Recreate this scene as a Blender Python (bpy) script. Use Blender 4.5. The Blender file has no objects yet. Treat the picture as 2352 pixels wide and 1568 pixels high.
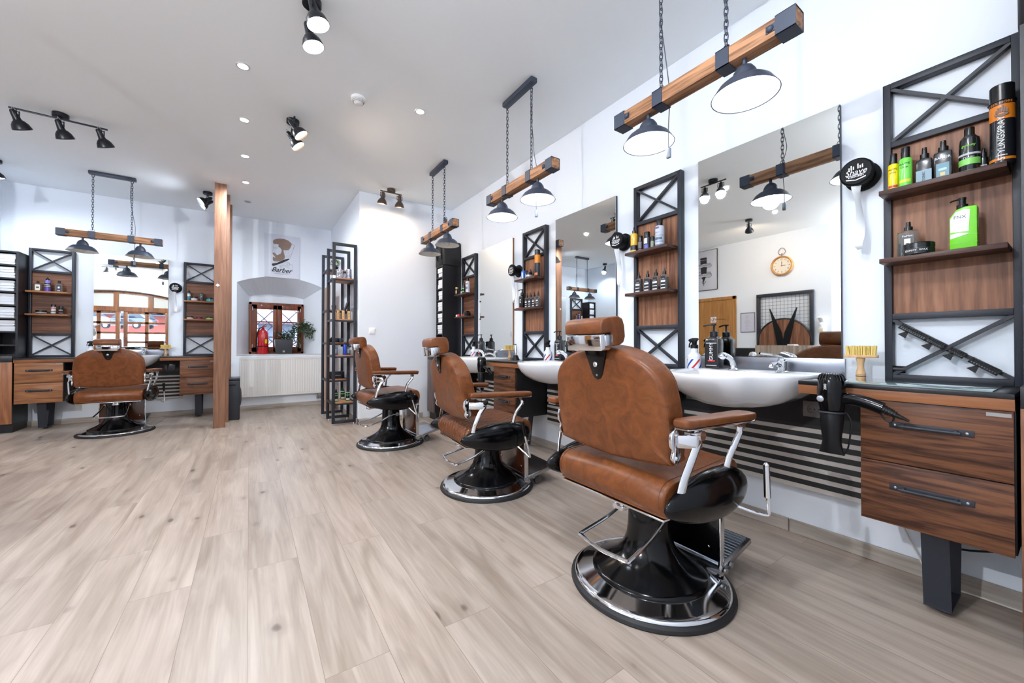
import bpy, bmesh, math, random
from mathutils import Matrix, Vector
random.seed(7)
SC = bpy.context.scene
COL = SC.collection
PI = math.pi
CACHE = {}

# ---------------------------------------------------------------- materials
def lin(c):
    r = []
    for v in c:
        v /= 255.0
        r.append(v / 12.92 if v <= .04045 else ((v + .055) / 1.055) ** 2.4)
    return (*r, 1)

def mat(name, col=(200, 200, 200), rough=.5, metal=0., **k):
    if name in CACHE: return CACHE[name]
    m = bpy.data.materials.new(name); m.use_nodes = True
    b = m.node_tree.nodes['Principled BSDF']
    b.inputs['Base Color'].default_value = lin(col)
    b.inputs['Roughness'].default_value = rough
    b.inputs['Metallic'].default_value = metal
    if 'coat' in k: b.inputs['Coat Weight'].default_value = k['coat']; b.inputs['Coat Roughness'].default_value = .08
    if 'trans' in k: b.inputs['Transmission Weight'].default_value = k['trans']; b.inputs['IOR'].default_value = k.get('ior', 1.3)
    if 'spec' in k: b.inputs['Specular IOR Level'].default_value = k['spec']
    if 'emit' in k:
        b.inputs['Emission Color'].default_value = lin(k.get('ecol', col)); b.inputs['Emission Strength'].default_value = k['emit']
    nt = m.node_tree
    sc = k.get('nscale', 40)
    no = nt.nodes.new('ShaderNodeTexNoise'); no.inputs['Scale'].default_value = sc; no.inputs['Detail'].default_value = 3
    tc = nt.nodes.new('ShaderNodeTexCoord'); nt.links.new(tc.outputs['Object'], no.inputs['Vector'])
    v = k.get('vary', .0)
    if v:
        mx = nt.nodes.new('ShaderNodeMix'); mx.data_type = 'RGBA'
        c = lin(col)
        mx.inputs['A'].default_value = (*[x * (1 - v) for x in c[:3]], 1)
        mx.inputs['B'].default_value = (*[min(1, x * (1 + v)) for x in c[:3]], 1)
        nt.links.new(no.outputs['Fac'], mx.inputs['Factor']); nt.links.new(mx.outputs['Result'], b.inputs['Base Color'])
    bp = k.get('bump', 0.)
    if bp:
        bu = nt.nodes.new('ShaderNodeBump'); bu.inputs['Strength'].default_value = bp; bu.inputs['Distance'].default_value = .002
        nt.links.new(no.outputs['Fac'], bu.inputs['Height']); nt.links.new(bu.outputs['Normal'], b.inputs['Normal'])
    if not v and not bp:
        mr = nt.nodes.new('ShaderNodeMapRange'); mr.inputs['To Min'].default_value = max(0, rough - .02); mr.inputs['To Max'].default_value = rough + .03
        nt.links.new(no.outputs['Fac'], mr.inputs['Value']); nt.links.new(mr.outputs['Result'], b.inputs['Roughness'])
    CACHE[name] = m
    return m

def wood(name, light, dark, axis='z', fine=30, rough=.45, contrast=(.35, .68), coat=0., stretch=14):
    if name in CACHE: return CACHE[name]
    m = bpy.data.materials.new(name); m.use_nodes = True
    nt = m.node_tree; b = nt.nodes['Principled BSDF']
    tc = nt.nodes.new('ShaderNodeTexCoord'); mp = nt.nodes.new('ShaderNodeMapping')
    s = [fine, fine, fine]; s['xyz'.index(axis)] = fine / stretch
    mp.inputs['Scale'].default_value = s
    nt.links.new(tc.outputs['Object'], mp.inputs['Vector'])
    n1 = nt.nodes.new('ShaderNodeTexNoise'); n1.inputs['Scale'].default_value = 1.; n1.inputs['Detail'].default_value = 5; n1.inputs['Distortion'].default_value = 1.2
    n2 = nt.nodes.new('ShaderNodeTexNoise'); n2.inputs['Scale'].default_value = 4.5; n2.inputs['Detail'].default_value = 4
    nt.links.new(mp.outputs['Vector'], n1.inputs['Vector']); nt.links.new(mp.outputs['Vector'], n2.inputs['Vector'])
    ad = nt.nodes.new('ShaderNodeMath'); ad.operation = 'MULTIPLY_ADD'; ad.inputs[1].default_value = .35
    nt.links.new(n2.outputs['Fac'], ad.inputs[0]); nt.links.new(n1.outputs['Fac'], ad.inputs[2])
    cr = nt.nodes.new('ShaderNodeValToRGB')
    e = cr.color_ramp.elements
    e[0].position = contrast[0] + .17; e[0].color = lin(dark); e[1].position = contrast[1] + .17; e[1].color = lin(light)
    nt.links.new(ad.outputs[0], cr.inputs['Fac']); nt.links.new(cr.outputs['Color'], b.inputs['Base Color'])
    b.inputs['Roughness'].default_value = rough; b.inputs['Specular IOR Level'].default_value = .28
    if coat: b.inputs['Coat Weight'].default_value = coat
    CACHE[name] = m
    return m

def leather():
    if 'leather' in CACHE: return CACHE['leather']
    m = bpy.data.materials.new('tan_leather'); m.use_nodes = True
    nt = m.node_tree; b = nt.nodes['Principled BSDF']
    tc = nt.nodes.new('ShaderNodeTexCoord')
    n = nt.nodes.new('ShaderNodeTexNoise'); n.inputs['Scale'].default_value = 14; n.inputs['Detail'].default_value = 9; n.inputs['Roughness'].default_value = .68; n.inputs['Distortion'].default_value = 1.2
    n2 = nt.nodes.new('ShaderNodeTexNoise'); n2.inputs['Scale'].default_value = 320; n2.inputs['Detail'].default_value = 2
    for a in (n, n2): nt.links.new(tc.outputs['Object'], a.inputs['Vector'])
    cr = nt.nodes.new('ShaderNodeValToRGB'); e = cr.color_ramp.elements
    e[0].position = .25; e[0].color = lin((82, 42, 18)); e[1].position = .8; e[1].color = lin((138, 81, 42))
    nt.links.new(n.outputs['Fac'], cr.inputs['Fac']); nt.links.new(cr.outputs['Color'], b.inputs['Base Color'])
    b.inputs['Roughness'].default_value = .36; b.inputs['Specular IOR Level'].default_value = .35
    bu = nt.nodes.new('ShaderNodeBump'); bu.inputs['Strength'].default_value = .12; bu.inputs['Distance'].default_value = .001
    nt.links.new(n2.outputs['Fac'], bu.inputs['Height']); nt.links.new(bu.outputs['Normal'], b.inputs['Normal'])
    CACHE['leather'] = m
    return m

def quilt():
    if 'quilt' in CACHE: return CACHE['quilt']
    m = leather().copy(); m.name = 'tan_leather_quilted'
    nt = m.node_tree; b = nt.nodes['Principled BSDF']
    tc = nt.nodes.new('ShaderNodeTexCoord'); hs = []
    for sx, sy in ((1, 1), (1, -1)):
        d = nt.nodes.new('ShaderNodeVectorMath'); d.operation = 'DOT_PRODUCT'; d.inputs[1].default_value = (sx * 38, sy * 70, 20)
        s = nt.nodes.new('ShaderNodeMath'); s.operation = 'SINE'; a = nt.nodes.new('ShaderNodeMath'); a.operation = 'ABSOLUTE'
        nt.links.new(tc.outputs['Object'], d.inputs[0]); nt.links.new(d.outputs['Value'], s.inputs[0]); nt.links.new(s.outputs[0], a.inputs[0]); hs.append(a)
    mn = nt.nodes.new('ShaderNodeMath'); mn.operation = 'MINIMUM'
    nt.links.new(hs[0].outputs[0], mn.inputs[0]); nt.links.new(hs[1].outputs[0], mn.inputs[1])
    bu = nt.nodes.new('ShaderNodeBump'); bu.inputs['Strength'].default_value = .8; bu.inputs['Distance'].default_value = .012
    nt.links.new(mn.outputs[0], bu.inputs['Height']); nt.links.new(bu.outputs['Normal'], b.inputs['Normal'])
    CACHE['quilt'] = m
    return m

def floor_mat():
    m = bpy.data.materials.new('oak_plank_floor'); m.use_nodes = True
    nt = m.node_tree; b = nt.nodes['Principled BSDF']; L = nt.links.new; N = nt.nodes.new
    tc = N('ShaderNodeTexCoord'); sep = N('ShaderNodeSeparateXYZ'); L(tc.outputs['Object'], sep.inputs[0])
    cmb = N('ShaderNodeCombineXYZ'); L(sep.outputs['Y'], cmb.inputs['X']); L(sep.outputs['X'], cmb.inputs['Y'])
    br = N('ShaderNodeTexBrick'); br.offset = .37; br.offset_frequency = 2
    br.inputs['Color1'].default_value = (0, 0, 0, 1); br.inputs['Color2'].default_value = (1, 1, 1, 1); br.inputs['Mortar'].default_value = (.5, .5, .5, 1)
    br.inputs['Scale'].default_value = 1; br.inputs['Mortar Size'].default_value = .0011; br.inputs['Mortar Smooth'].default_value = .2
    br.inputs['Brick Width'].default_value = 1.28; br.inputs['Row Height'].default_value = .193
    L(cmb.outputs[0], br.inputs['Vector'])
    off = N('ShaderNodeMath'); off.operation = 'MULTIPLY'; off.inputs[1].default_value = 37; L(br.outputs['Color'], off.inputs[0])
    oc = N('ShaderNodeCombineXYZ'); L(off.outputs[0], oc.inputs['Z']); L(off.outputs[0], oc.inputs['Y'])
    va = N('ShaderNodeVectorMath'); L(tc.outputs['Object'], va.inputs[0]); L(oc.outputs[0], va.inputs[1])
    def stretched(sx, sy, det, dist, sc=1.):
        mp = N('ShaderNodeMapping'); mp.inputs['Scale'].default_value = (sx, sy, 1); L(va.outputs[0], mp.inputs['Vector'])
        n = N('ShaderNodeTexNoise'); n.inputs['Scale'].default_value = sc; n.inputs['Detail'].default_value = det; n.inputs['Distortion'].default_value = dist
        L(mp.outputs[0], n.inputs['Vector']); return n, mp
    g1, _ = stretched(16, 1.5, 7, .9); g2, _ = stretched(110, 4, 4, .3)
    cr = N('ShaderNodeValToRGB'); e = cr.color_ramp.elements
    e[0].position = .3; e[0].color = lin((156, 141, 128)); e[1].position = .68; e[1].color = lin((190, 177, 165))
    L(g1.outputs['Fac'], cr.inputs['Fac'])
    mx = N('ShaderNodeMix'); mx.data_type = 'RGBA'; mx.blend_type = 'MULTIPLY'; mx.inputs['Factor'].default_value = .55
    cr2 = N('ShaderNodeValToRGB'); e = cr2.color_ramp.elements; e[0].position = .3; e[0].color = (.8, .78, .76, 1); e[1].position = .7; e[1].color = (1.05, 1.05, 1.05, 1)
    L(g2.outputs['Fac'], cr2.inputs['Fac']); L(cr.outputs['Color'], mx.inputs['A']); L(cr2.outputs['Color'], mx.inputs['B'])
    # per-plank tint
    tint = N('ShaderNodeMix'); tint.data_type = 'RGBA'; tint.blend_type = 'MULTIPLY'; tint.inputs['Factor'].default_value = 1
    tr = N('ShaderNodeMix'); tr.data_type = 'RGBA'; tr.inputs['A'].default_value = (.90, .89, .88, 1); tr.inputs['B'].default_value = (1.03, 1.01, 1.0, 1)
    L(br.outputs['Color'], tr.inputs['Factor']); L(mx.outputs['Result'], tint.inputs['A']); L(tr.outputs['Result'], tint.inputs['B'])
    # knots
    vm = N('ShaderNodeMapping'); vm.inputs['Scale'].default_value = (8.4, 4.4, 1); L(va.outputs[0], vm.inputs['Vector'])
    vo = N('ShaderNodeTexVoronoi'); vo.inputs['Scale'].default_value = .8; vo.inputs['Randomness'].default_value = 1
    nz = N('ShaderNodeTexNoise'); nz.inputs['Scale'].default_value = 9; L(va.outputs[0], nz.inputs['Vector'])
    vd = N('ShaderNodeVectorMath'); vd.operation = 'MULTIPLY_ADD'; vd.inputs[1].default_value = (.22, .22, 0); L(nz.outputs['Color'], vd.inputs[0]); L(vm.outputs[0], vd.inputs[2])
    L(vd.outputs[0], vo.inputs['Vector'])
    kr = N('ShaderNodeValToRGB'); e = kr.color_ramp.elements; e[0].position = .06; e[0].color = (1, 1, 1, 1); e[1].position = .3; e[1].color = (0, 0, 0, 1)
    e2 = kr.color_ramp.elements.new(.115); e2.color = (.26, .26, .26, 1)
    L(vo.outputs['Distance'], kr.inputs['Fac'])
    kz = N('ShaderNodeMath'); kz.operation = 'MULTIPLY'; kz.inputs[1].default_value = .8
    rs = N('ShaderNodeSeparateColor'); L(vo.outputs['Color'], rs.inputs[0]); rg = N('ShaderNodeMapRange'); rg.inputs['From Min'].default_value = .2; rg.inputs['From Max'].default_value = .5; L(rs.outputs[0], rg.inputs['Value'])
    km0 = N('ShaderNodeMath'); km0.operation = 'MULTIPLY'; L(kr.outputs['Color'], km0.inputs[0]); L(rg.outputs[0], km0.inputs[1]); L(km0.outputs[0], kz.inputs[0])
    km = N('ShaderNodeMix'); km.data_type = 'RGBA'; km.inputs['B'].default_value = lin((84, 66, 56)); L(kz.outputs[0], km.inputs['Factor']); L(tint.outputs['Result'], km.inputs['A'])
    # joints
    jm = N('ShaderNodeMix'); jm.data_type = 'RGBA'; jm.inputs['B'].default_value = lin((120, 100, 84)); L(km.outputs['Result'], jm.inputs['A'])
    jf = N('ShaderNodeMath'); jf.operation = 'MULTIPLY'; jf.inputs[1].default_value = .7; L(br.outputs['Fac'], jf.inputs[0]); L(jf.outputs[0], jm.inputs['Factor'])
    L(jm.outputs['Result'], b.inputs['Base Color'])
    b.inputs['Roughness'].default_value = .36; b.inputs['Specular IOR Level'].default_value = .5
    rr = N('ShaderNodeMapRange'); rr.inputs['To Min'].default_value = .27; rr.inputs['To Max'].default_value = .42; L(g1.outputs['Fac'], rr.inputs['Value']); L(rr.outputs[0], b.inputs['Roughness'])
    return m

# ---------------------------------------------------------------- geometry
def new(): return bmesh.new()
def merge(bm, t, M=None):
    if M is not None: bmesh.ops.transform(t, matrix=M, verts=t.verts)
    me = bpy.data.meshes.new('tmp'); t.to_mesh(me); t.free(); bm.from_mesh(me); bpy.data.meshes.remove(me)
def bevel(t, w, seg=2, ang=.5):
    if w > 0:
        es = [e for e in t.edges if len(e.link_faces) == 2 and e.calc_face_angle(0) > ang]
        bmesh.ops.bevel(t, geom=es, offset=w, segments=seg, profile=.5, affect='EDGES', clamp_overlap=True)
def box(bm, x0, x1, y0, y1, z0, z1, bev=0, M=None, seg=2):
    t = new(); bmesh.ops.create_cube(t, size=1)
    for v in t.verts: v.co = Vector(((x0 + x1) / 2 + v.co.x * (x1 - x0), (y0 + y1) / 2 + v.co.y * (y1 - y0), (z0 + z1) / 2 + v.co.z * (z1 - z0)))
    bevel(t, bev, seg); merge(bm, t, M)
def lathe(bm, prof, seg=32, M=None, sx=1, sy=1, cap=True):
    t = new(); rings = []
    for r, z in prof:
        if r < 1e-6: rings.append([t.verts.new((0, 0, z))])
        else: rings.append([t.verts.new((r * sx * math.cos(2 * PI * i / seg), r * sy * math.sin(2 * PI * i / seg), z)) for i in range(seg)])
    for a, b in zip(rings, rings[1:]):
        if len(a) == 1 and len(b) == 1: continue
        for i in range(seg):
            j = (i + 1) % seg
            if len(a) == 1: t.faces.new((a[0], b[i], b[j]))
            elif len(b) == 1: t.faces.new((a[i], a[j], b[0]))
            else: t.faces.new((a[i], a[j], b[j], b[i]))
    if cap:
        if len(rings[0]) > 1: t.faces.new(rings[0][::-1])
        if len(rings[-1]) > 1: t.faces.new(rings[-1])
    bmesh.ops.recalc_face_normals(t, faces=t.faces)
    merge(bm, t, M)
def axis_M(p0, p1):
    p0, p1 = Vector(p0), Vector(p1); d = p1 - p0
    return Matrix.Translation(p0) @ d.to_track_quat('Z', 'Y').to_matrix().to_4x4(), d.length
def cyl(bm, p0, p1, r0, r1=None, seg=16):
    M, l = axis_M(p0, p1); r1 = r0 if r1 is None else r1
    lathe(bm, [(r0, 0), (r1, l)], seg, M)
def ball(bm, c, r, sx=1, sy=1, sz=1, seg=16, M=None):
    t = new(); bmesh.ops.create_uvsphere(t, u_segments=seg, v_segments=max(6, seg // 2), radius=r)
    for v in t.verts: v.co = Vector((v.co.x * sx + c[0], v.co.y * sy + c[1], v.co.z * sz + c[2]))
    merge(bm, t, M)
def tube(bm, pts, r, seg=8, closed=False, flat=None, M=None):
    P = [Vector(p) for p in pts]; n = len(P); t = new(); rings = []
    up = Vector((0, 0, 1)); prevx = None
    for i, p in enumerate(P):
        a = P[(i - 1) % n] if (closed or i > 0) else p; b = P[(i + 1) % n] if (closed or i < n - 1) else p
        d = (b - a).normalized()
        if prevx is None:
            x = d.cross(up)
            if x.length < .05: x = d.cross(Vector((1, 0, 0)))
        else: x = prevx - d * prevx.dot(d)
        x.normalize(); y = d.cross(x).normalized(); prevx = x
        rx, ry = (r, r) if flat is None else flat
        rings.append([t.verts.new(p + x * rx * math.cos(2 * PI * k / seg) + y * ry * math.sin(2 * PI * k / seg)) for k in range(seg)])
    m = n if closed else n - 1
    for i in range(m):
        a, b = rings[i], rings[(i + 1) % n]
        for k in range(seg):
            l = (k + 1) % seg; t.faces.new((a[k], a[l], b[l], b[k]))
    if not closed: t.faces.new(rings[0][::-1]); t.faces.new(rings[-1])
    bmesh.ops.recalc_face_normals(t, faces=t.faces)
    merge(bm, t, M)
def smooth(pts, n=6, closed=False):
    P = [Vector(p) for p in pts]; out = []; m = len(P)
    for i in range(m if closed else m - 1):
        g = (lambda k: P[k % m]) if closed else (lambda k: P[min(max(k, 0), m - 1)])
        p0, p1, p2, p3 = g(i - 1), g(i), g(i + 1), g(i + 2)
        for s in range(n):
            t = s / n
            out.append(.5 * ((2 * p1) + (p2 - p0) * t + (2 * p0 - 5 * p1 + 4 * p2 - p3) * t * t + (3 * p1 - p0 - 3 * p2 + p3) * t ** 3))
    if not closed: out.append(P[-1])
    return out
def prism(bm, poly, plane, a, b, bev=0, seg=2, M=None, ang=.5):
    """polygon in a plane ('xy','xz','yz') pulled from a to b along the third axis"""
    t = new()
    def pt(p, d): return {'xy': (p[0], p[1], d), 'xz': (p[0], d, p[1]), 'yz': (d, p[0], p[1])}[plane]
    A = [t.verts.new(pt(p, a)) for p in poly]; B = [t.verts.new(pt(p, b)) for p in poly]
    t.faces.new(A[::-1]); t.faces.new(B); n = len(poly)
    for i in range(n): t.faces.new((A[i], A[(i + 1) % n], B[(i + 1) % n], B[i]))
    bmesh.ops.recalc_face_normals(t, faces=t.faces)
    if bev:
        t.faces.ensure_lookup_table()
        es = [e for e in t.edges if e.calc_face_angle(0) > ang]
        bmesh.ops.bevel(t, geom=es, offset=bev, segments=seg, profile=.5, affect='EDGES', clamp_overlap=True)
    merge(bm, t, M)
def loft(bm, rings, cap=True, M=None, close=True):
    t = new(); R = [[t.verts.new(p) for p in r] for r in rings]
    for a, b in zip(R, R[1:]):
        n = len(a)
        for i in range(n if close else n - 1):
            j = (i + 1) % n; t.faces.new((a[i], a[j], b[j], b[i]))
    if cap: t.faces.new(R[0][::-1]); t.faces.new(R[-1])
    bmesh.ops.recalc_face_normals(t, faces=t.faces)
    merge(bm, t, M)

def pad(bm, outline, M, T, rnd, dome=0.):
    """upholstered pad: outline (u,v) swelling over thickness T with rounded rims"""
    cx = sum(p[0] for p in outline) / len(outline); cy = sum(p[1] for p in outline) / len(outline)
    def ins(d): 
        o = []
        for x, y in outline:
            l = math.hypot(x - cx, y - cy); k = (l - d) / l; o.append((cx + (x - cx) * k, cy + (y - cy) * k))
        return o
    lev = []
    for i in range(5):
        a = PI / 2 * i / 4; lev.append((rnd * (1 - math.sin(a)), rnd * (1 - math.cos(a))))
    rings = []
    core = ins(rnd * 2.6)
    rings.append([(x, y, -dome) for x, y in ins(rnd * 6)]) if dome else None
    rings.append([(x, y, -dome * .55) for x, y in core]) if dome else None
    for d, w in lev: rings.append([(x, y, w) for x, y in ins(d)])
    for d, w in lev[::-1]: rings.append([(x, y, T - w) for x, y in ins(d)])
    if dome: rings.append([(x, y, T + dome * .55) for x, y in core]); rings.append([(x, y, T + dome) for x, y in ins(rnd * 6)])
    loft(bm, rings, True, M)

# ---------------------------------------------------------------- objects
def link(o, parent=None):
    COL.objects.link(o)
    if parent is not None: o.parent = parent
    return o
def obj(name, bm, m, parent=None, ang=26):
    me = bpy.data.meshes.new(name); bm.to_mesh(me); bm.free()
    for p in me.polygons: p.use_smooth = True
    me.set_sharp_from_angle(angle=math.radians(ang))
    if m is not None: me.materials.append(m)
    return link(bpy.data.objects.new(name, me), parent)
def tag(o, label, cat, group=None, kind=None):
    o['label'] = label; o['category'] = cat
    if group: o['group'] = group
    if kind: o['kind'] = kind
    return o
def thing(name, label, cat, loc=(0, 0, 0), rz=0, group=None):
    o = bpy.data.objects.new(name, None); o.empty_display_size = .05; link(o)
    o.location = loc; o.rotation_euler = (0, 0, rz)
    return tag(o, label, cat, group)
def struct(name, bm, m, parent=None):
    o = obj(name, bm, m, parent)
    for p in o.data.polygons: p.use_smooth = False
    if parent is None: o['kind'] = 'structure'
    return o
def dup(root, loc, rz, label, group=None):
    def cp(o, par):
        c = o.copy(); COL.objects.link(c); c.parent = par
        for ch in list(o.children): cp(ch, c)
        return c
    r = cp(root, None); r.location = loc; r.rotation_euler = (0, 0, rz); r['label'] = label
    if group: r['group'] = group
    return r
def text(parent, name, s, size, M, m, ext=.0004, wrap=None, shear=0., align='CENTER', label=None, bold=0):
    cu = bpy.data.curves.new(name, 'FONT'); cu.body = s; cu.size = size; cu.extrude = ext; cu.align_x = align; cu.align_y = 'CENTER'; cu.shear = shear; cu.offset = bold
    cu.resolution_u = 3
    o = bpy.data.objects.new('t', cu); COL.objects.link(o)
    dg = bpy.context.evaluated_depsgraph_get()
    me = bpy.data.meshes.new_from_object(o.evaluated_get(dg)); bpy.data.objects.remove(o); bpy.data.curves.remove(cu)
    if wrap:
        for v in me.vertices:
            a = v.co.x / wrap; R = wrap + v.co.z; v.co = Vector((R * math.sin(a), v.co.y, R * math.cos(a) - wrap))
    me.transform(M); me.materials.clear(); me.materials.append(m); me.name = name
    o = link(bpy.data.objects.new(name, me), parent)
    if label: o['label'] = label
    return o
# text frame: reads left-right along +x, faces -y
def FM(x, y, z, rot=0.): return Matrix.Translation((x, y, z)) @ Matrix.Rotation(PI / 2, 4, 'X') @ Matrix.Rotation(rot, 4, 'Z')

CHROME = lambda: mat('chrome', (222, 224, 228), .07, 1., nscale=8)
BLKG = lambda: mat('black_gloss', (6, 7, 10), .14, 0, spec=.32)
BLKM = lambda: mat('black_powder_coated_metal', (32, 36, 46), .5, .0, bump=.1, nscale=600)
BLKP = lambda: mat('black_plastic', (14, 15, 18), .35, 0, spec=.3)
WHT = lambda: mat('white_print', (235, 236, 240), .5, 0)
# ================================================================ the room
XR, YB, H = 2.42, 7.2, 2.95        # right wall, back wall, ceiling
XL, YF = -2.45, -.45               # left wall, front (entrance) wall
XL2 = -4.9                         # the room widens to the left near the entrance
WALL = mat('white_wall_paint', (232, 239, 248), .85, bump=.12, nscale=35)
CEIL = mat('white_ceiling_paint', (238, 243, 246), .9, bump=.05, nscale=30)
REVEAL = WALL
def plane_poly(bm, pts):
    bm.faces.new([bm.verts.new(p) for p in pts])

b = new(); box(b, XL2 - .2, XR + .2, YF - .5, YB + .2, -.1, 0); struct('floor', b, floor_mat())
b = new(); box(b, XL2 - .2, XR + .2, YF - .5, YB + .2, H, H + .12); struct('ceiling', b, CEIL)
b = new(); box(b, XR, XR + .15, YF, YB + .2, 0, H); struct('wall_right', b, WALL)
b = new(); box(b, 1.14, XR, 5.13, YB, 0, H, .004); struct('wall_inner', b, WALL)
XW = -2.85                         # the left wall steps back towards the reception
b = new(); prism(b, [(XL, YB), (XL, 5.6), (XW, 4.9), (XW, 2.24), (XL2, 2.24), (XL2, 2.40), (XW - .15, 2.40), (XW - .15, YB)], 'xy', 0, H); struct('wall_left', b, WALL)
b = new(); box(b, XL2 - .15, XL2, YF, 2.24, 0, H); struct('wall_side', b, WALL)

# back wall with the deep arched window niche
def arch(x0, x1, zs, zc, n=18):
    h = zc - zs; w = (x1 - x0) / 2; R = (w * w + h * h) / (2 * h); cx = (x0 + x1) / 2
    return [(x0 + (x1 - x0) * i / n, zc - R + math.sqrt(max(0, R * R - (x0 + (x1 - x0) * i / n - cx) ** 2))) for i in range(n + 1)]
NX0, NX1, NZ = -.165, 1.02, .845
fr = arch(NX0, NX1, 1.955, 2.085); bk = arch(-.01, .77, 1.79, 1.845)
NYB = 7.64
b = new()
P = plane_poly
P(b, [(XL, YB, 0), (NX0, YB, 0), (NX0, YB, H), (XL, YB, H)][::-1])
P(b, [(NX1, YB, 0), (1.16, YB, 0), (1.16, YB, H), (NX1, YB, H)][::-1])
P(b, [(NX0, YB, 0), (NX1, YB, 0), (NX1, YB, NZ), (NX0, YB, NZ)][::-1])
for p, q in zip(fr, fr[1:]): P(b, [(p[0], YB, p[1]), (q[0], YB, q[1]), (q[0], YB, H), (p[0], YB, H)])
for (p, q), (r, s) in zip(zip(fr, fr[1:]), zip(bk, bk[1:])):
    P(b, [(p[0], YB, p[1]), (q[0], YB, q[1]), (s[0], NYB, s[1]), (r[0], NYB, r[1])])
P(b, [(NX0, YB, NZ), (NX0, YB, fr[0][1]), (bk[0][0], NYB, bk[0][1]), (bk[0][0], NYB, NZ)])
P(b, [(NX1, YB, NZ), (NX1, YB, fr[-1][1]), (bk[-1][0], NYB, bk[-1][1]), (bk[-1][0], NYB, NZ)])
P(b, [(NX0, YB, NZ), (NX1, YB, NZ), (bk[-1][0], NYB, NZ), (bk[0][0], NYB, NZ)])
for p, q in zip(bk, bk[1:]): P(b, [(p[0], NYB, p[1]), (q[0], NYB, q[1]), (q[0], NYB, 1.69), (p[0], NYB, 1.69)])
bmesh.ops.remove_doubles(b, verts=b.verts, dist=1e-5); bmesh.ops.recalc_face_normals(b, faces=b.faces)
struct('wall_back', b, WALL)

# window
WBR = wood('brown_window_wood', (142, 74, 44), (96, 46, 28), 'z', 22, .4, coat=.3)
GLASS = mat('window_glass', (245, 250, 252), .02, 0, trans=1., ior=1.05)
b = new(); wx0, wx1, wz0, wz1, wy = -.01, .77, .85, 1.70, 7.60
for a in ((wx0, wx1, wz1 - .04, wz1), (wx0, wx1, wz0, wz0 + .035), (wx0, wx0 + .035, wz0, wz1), (wx1 - .035, wx1, wz0, wz1)):
    box(b, a[0], a[1], wy, wy + .05, a[2], a[3], .004)
win = struct('window_1', b, WBR)
for s in (0, 1):
    x0 = wx0 + .035 + s * .355; x1 = x0 + .355
    b = new()
    for a in ((x0, x1, wz1 - .115, wz1 - .04), (x0, x1, wz0 + .035, wz0 + .115), (x0, x0 + .075, wz0 + .035, wz1 - .04), (x1 - .06, x1, wz0 + .035, wz1 - .04)):
        box(b, a[0], a[1], wy - .02, wy + .03, a[2], a[3], .006)
    sash = obj('window_sash', b, WBR, win)
    b = new(); box(b, x0 + .07, x1 - .055, wy + .005, wy + .011, wz0 + .11, wz1 - .11); obj('pane', b, mat('tinted_glass', (176, 184, 192), .02, 0, trans=1., ior=1.05), sash)
    b = new()
    for z in (wz0 + .1, wz1 - .14): tube(b, [(x0 + .012 if s == 0 else x1 - .012, wy - .03, z), (x0 + .012 if s == 0 else x1 - .012, wy - .03, z + .06)], .008)
    obj('hinge', b, mat('zinc', (190, 190, 190), .4, .8), sash)
b = new()
for z in (1.13, 1.385): box(b, wx0, wx1, 7.72, 7.735, z - .008, z + .008)
for s in (0, 1):
    for k in range(4):
        x0 = wx0 + .08 + s * .36; z0 = .80 + .255 * k
        for q in (0, 1):
            tube(b, [(x0 - .02 + .28 * q, 7.728, z0 - .02), (x0 + .13, 7.728, z0 + .13), (x0 - .02 + .28 * (1 - q) + 0, 7.728, z0 + .275)][:3], .0065, 6)
obj('window_grille', b, mat('grey_grille_iron', (96, 100, 108), .6, .3), win)

# front wall with the wide arched entrance
EX0, EX1 = -4.7, -1.4; ea = arch(EX0, EX1, 2.2, 2.5)
b = new()
P(b, [(XL2 - .1, YF, 0), (EX0, YF, 0), (EX0, YF, H), (XL2 - .1, YF, H)]); P(b, [(EX1, YF, 0), (XR, YF, 0), (XR, YF, H), (EX1, YF, H)])
for p, q in zip(ea, ea[1:]):
    P(b, [(p[0], YF, p[1]), (q[0], YF, q[1]), (q[0], YF, H), (p[0], YF, H)])
    P(b, [(p[0], YF, p[1]), (q[0], YF, q[1]), (q[0], YF - .4, q[1]), (p[0], YF - .4, p[1])])
for x in (EX0, EX1): P(b, [(x, YF, 0), (x, YF - .4, 0), (x, YF - .4, 2.2), (x, YF, 2.2)])
bmesh.ops.remove_doubles(b, verts=b.verts, dist=1e-5)
struct('wall_front', b, WALL)
DBR = wood('brown_door_wood', (128, 78, 36), (84, 44, 20), 'z', 14, .45, coat=.2)
yd0, yd1 = YF - .34, YF - .27
b = new()
for i in range(len(ea) - 1):
    p, q = ea[i], ea[i + 1]
    prism(b, [p, q, (q[0], q[1] - .07), (p[0], p[1] - .07)], 'xz', yd0, yd1)
box(b, EX0, EX0 + .08, yd0, yd1, 0, 2.2); box(b, EX1 - .08, EX1, yd0, yd1, 0, 2.2)
box(b, EX0, EX1, yd0 - .01, yd1 + .02, 1.93, 2.06)
for x in (-4.2, -3.08, -2.37): box(b, x - .05, x + .05, yd0, yd1 + .01, 2.05, 2.49)
door = struct('door_2', b, DBR)
xs = [(-4.6, -3.86), (-3.84, -3.0), (-2.93, -1.96), (-1.94, -1.5)]
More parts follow.
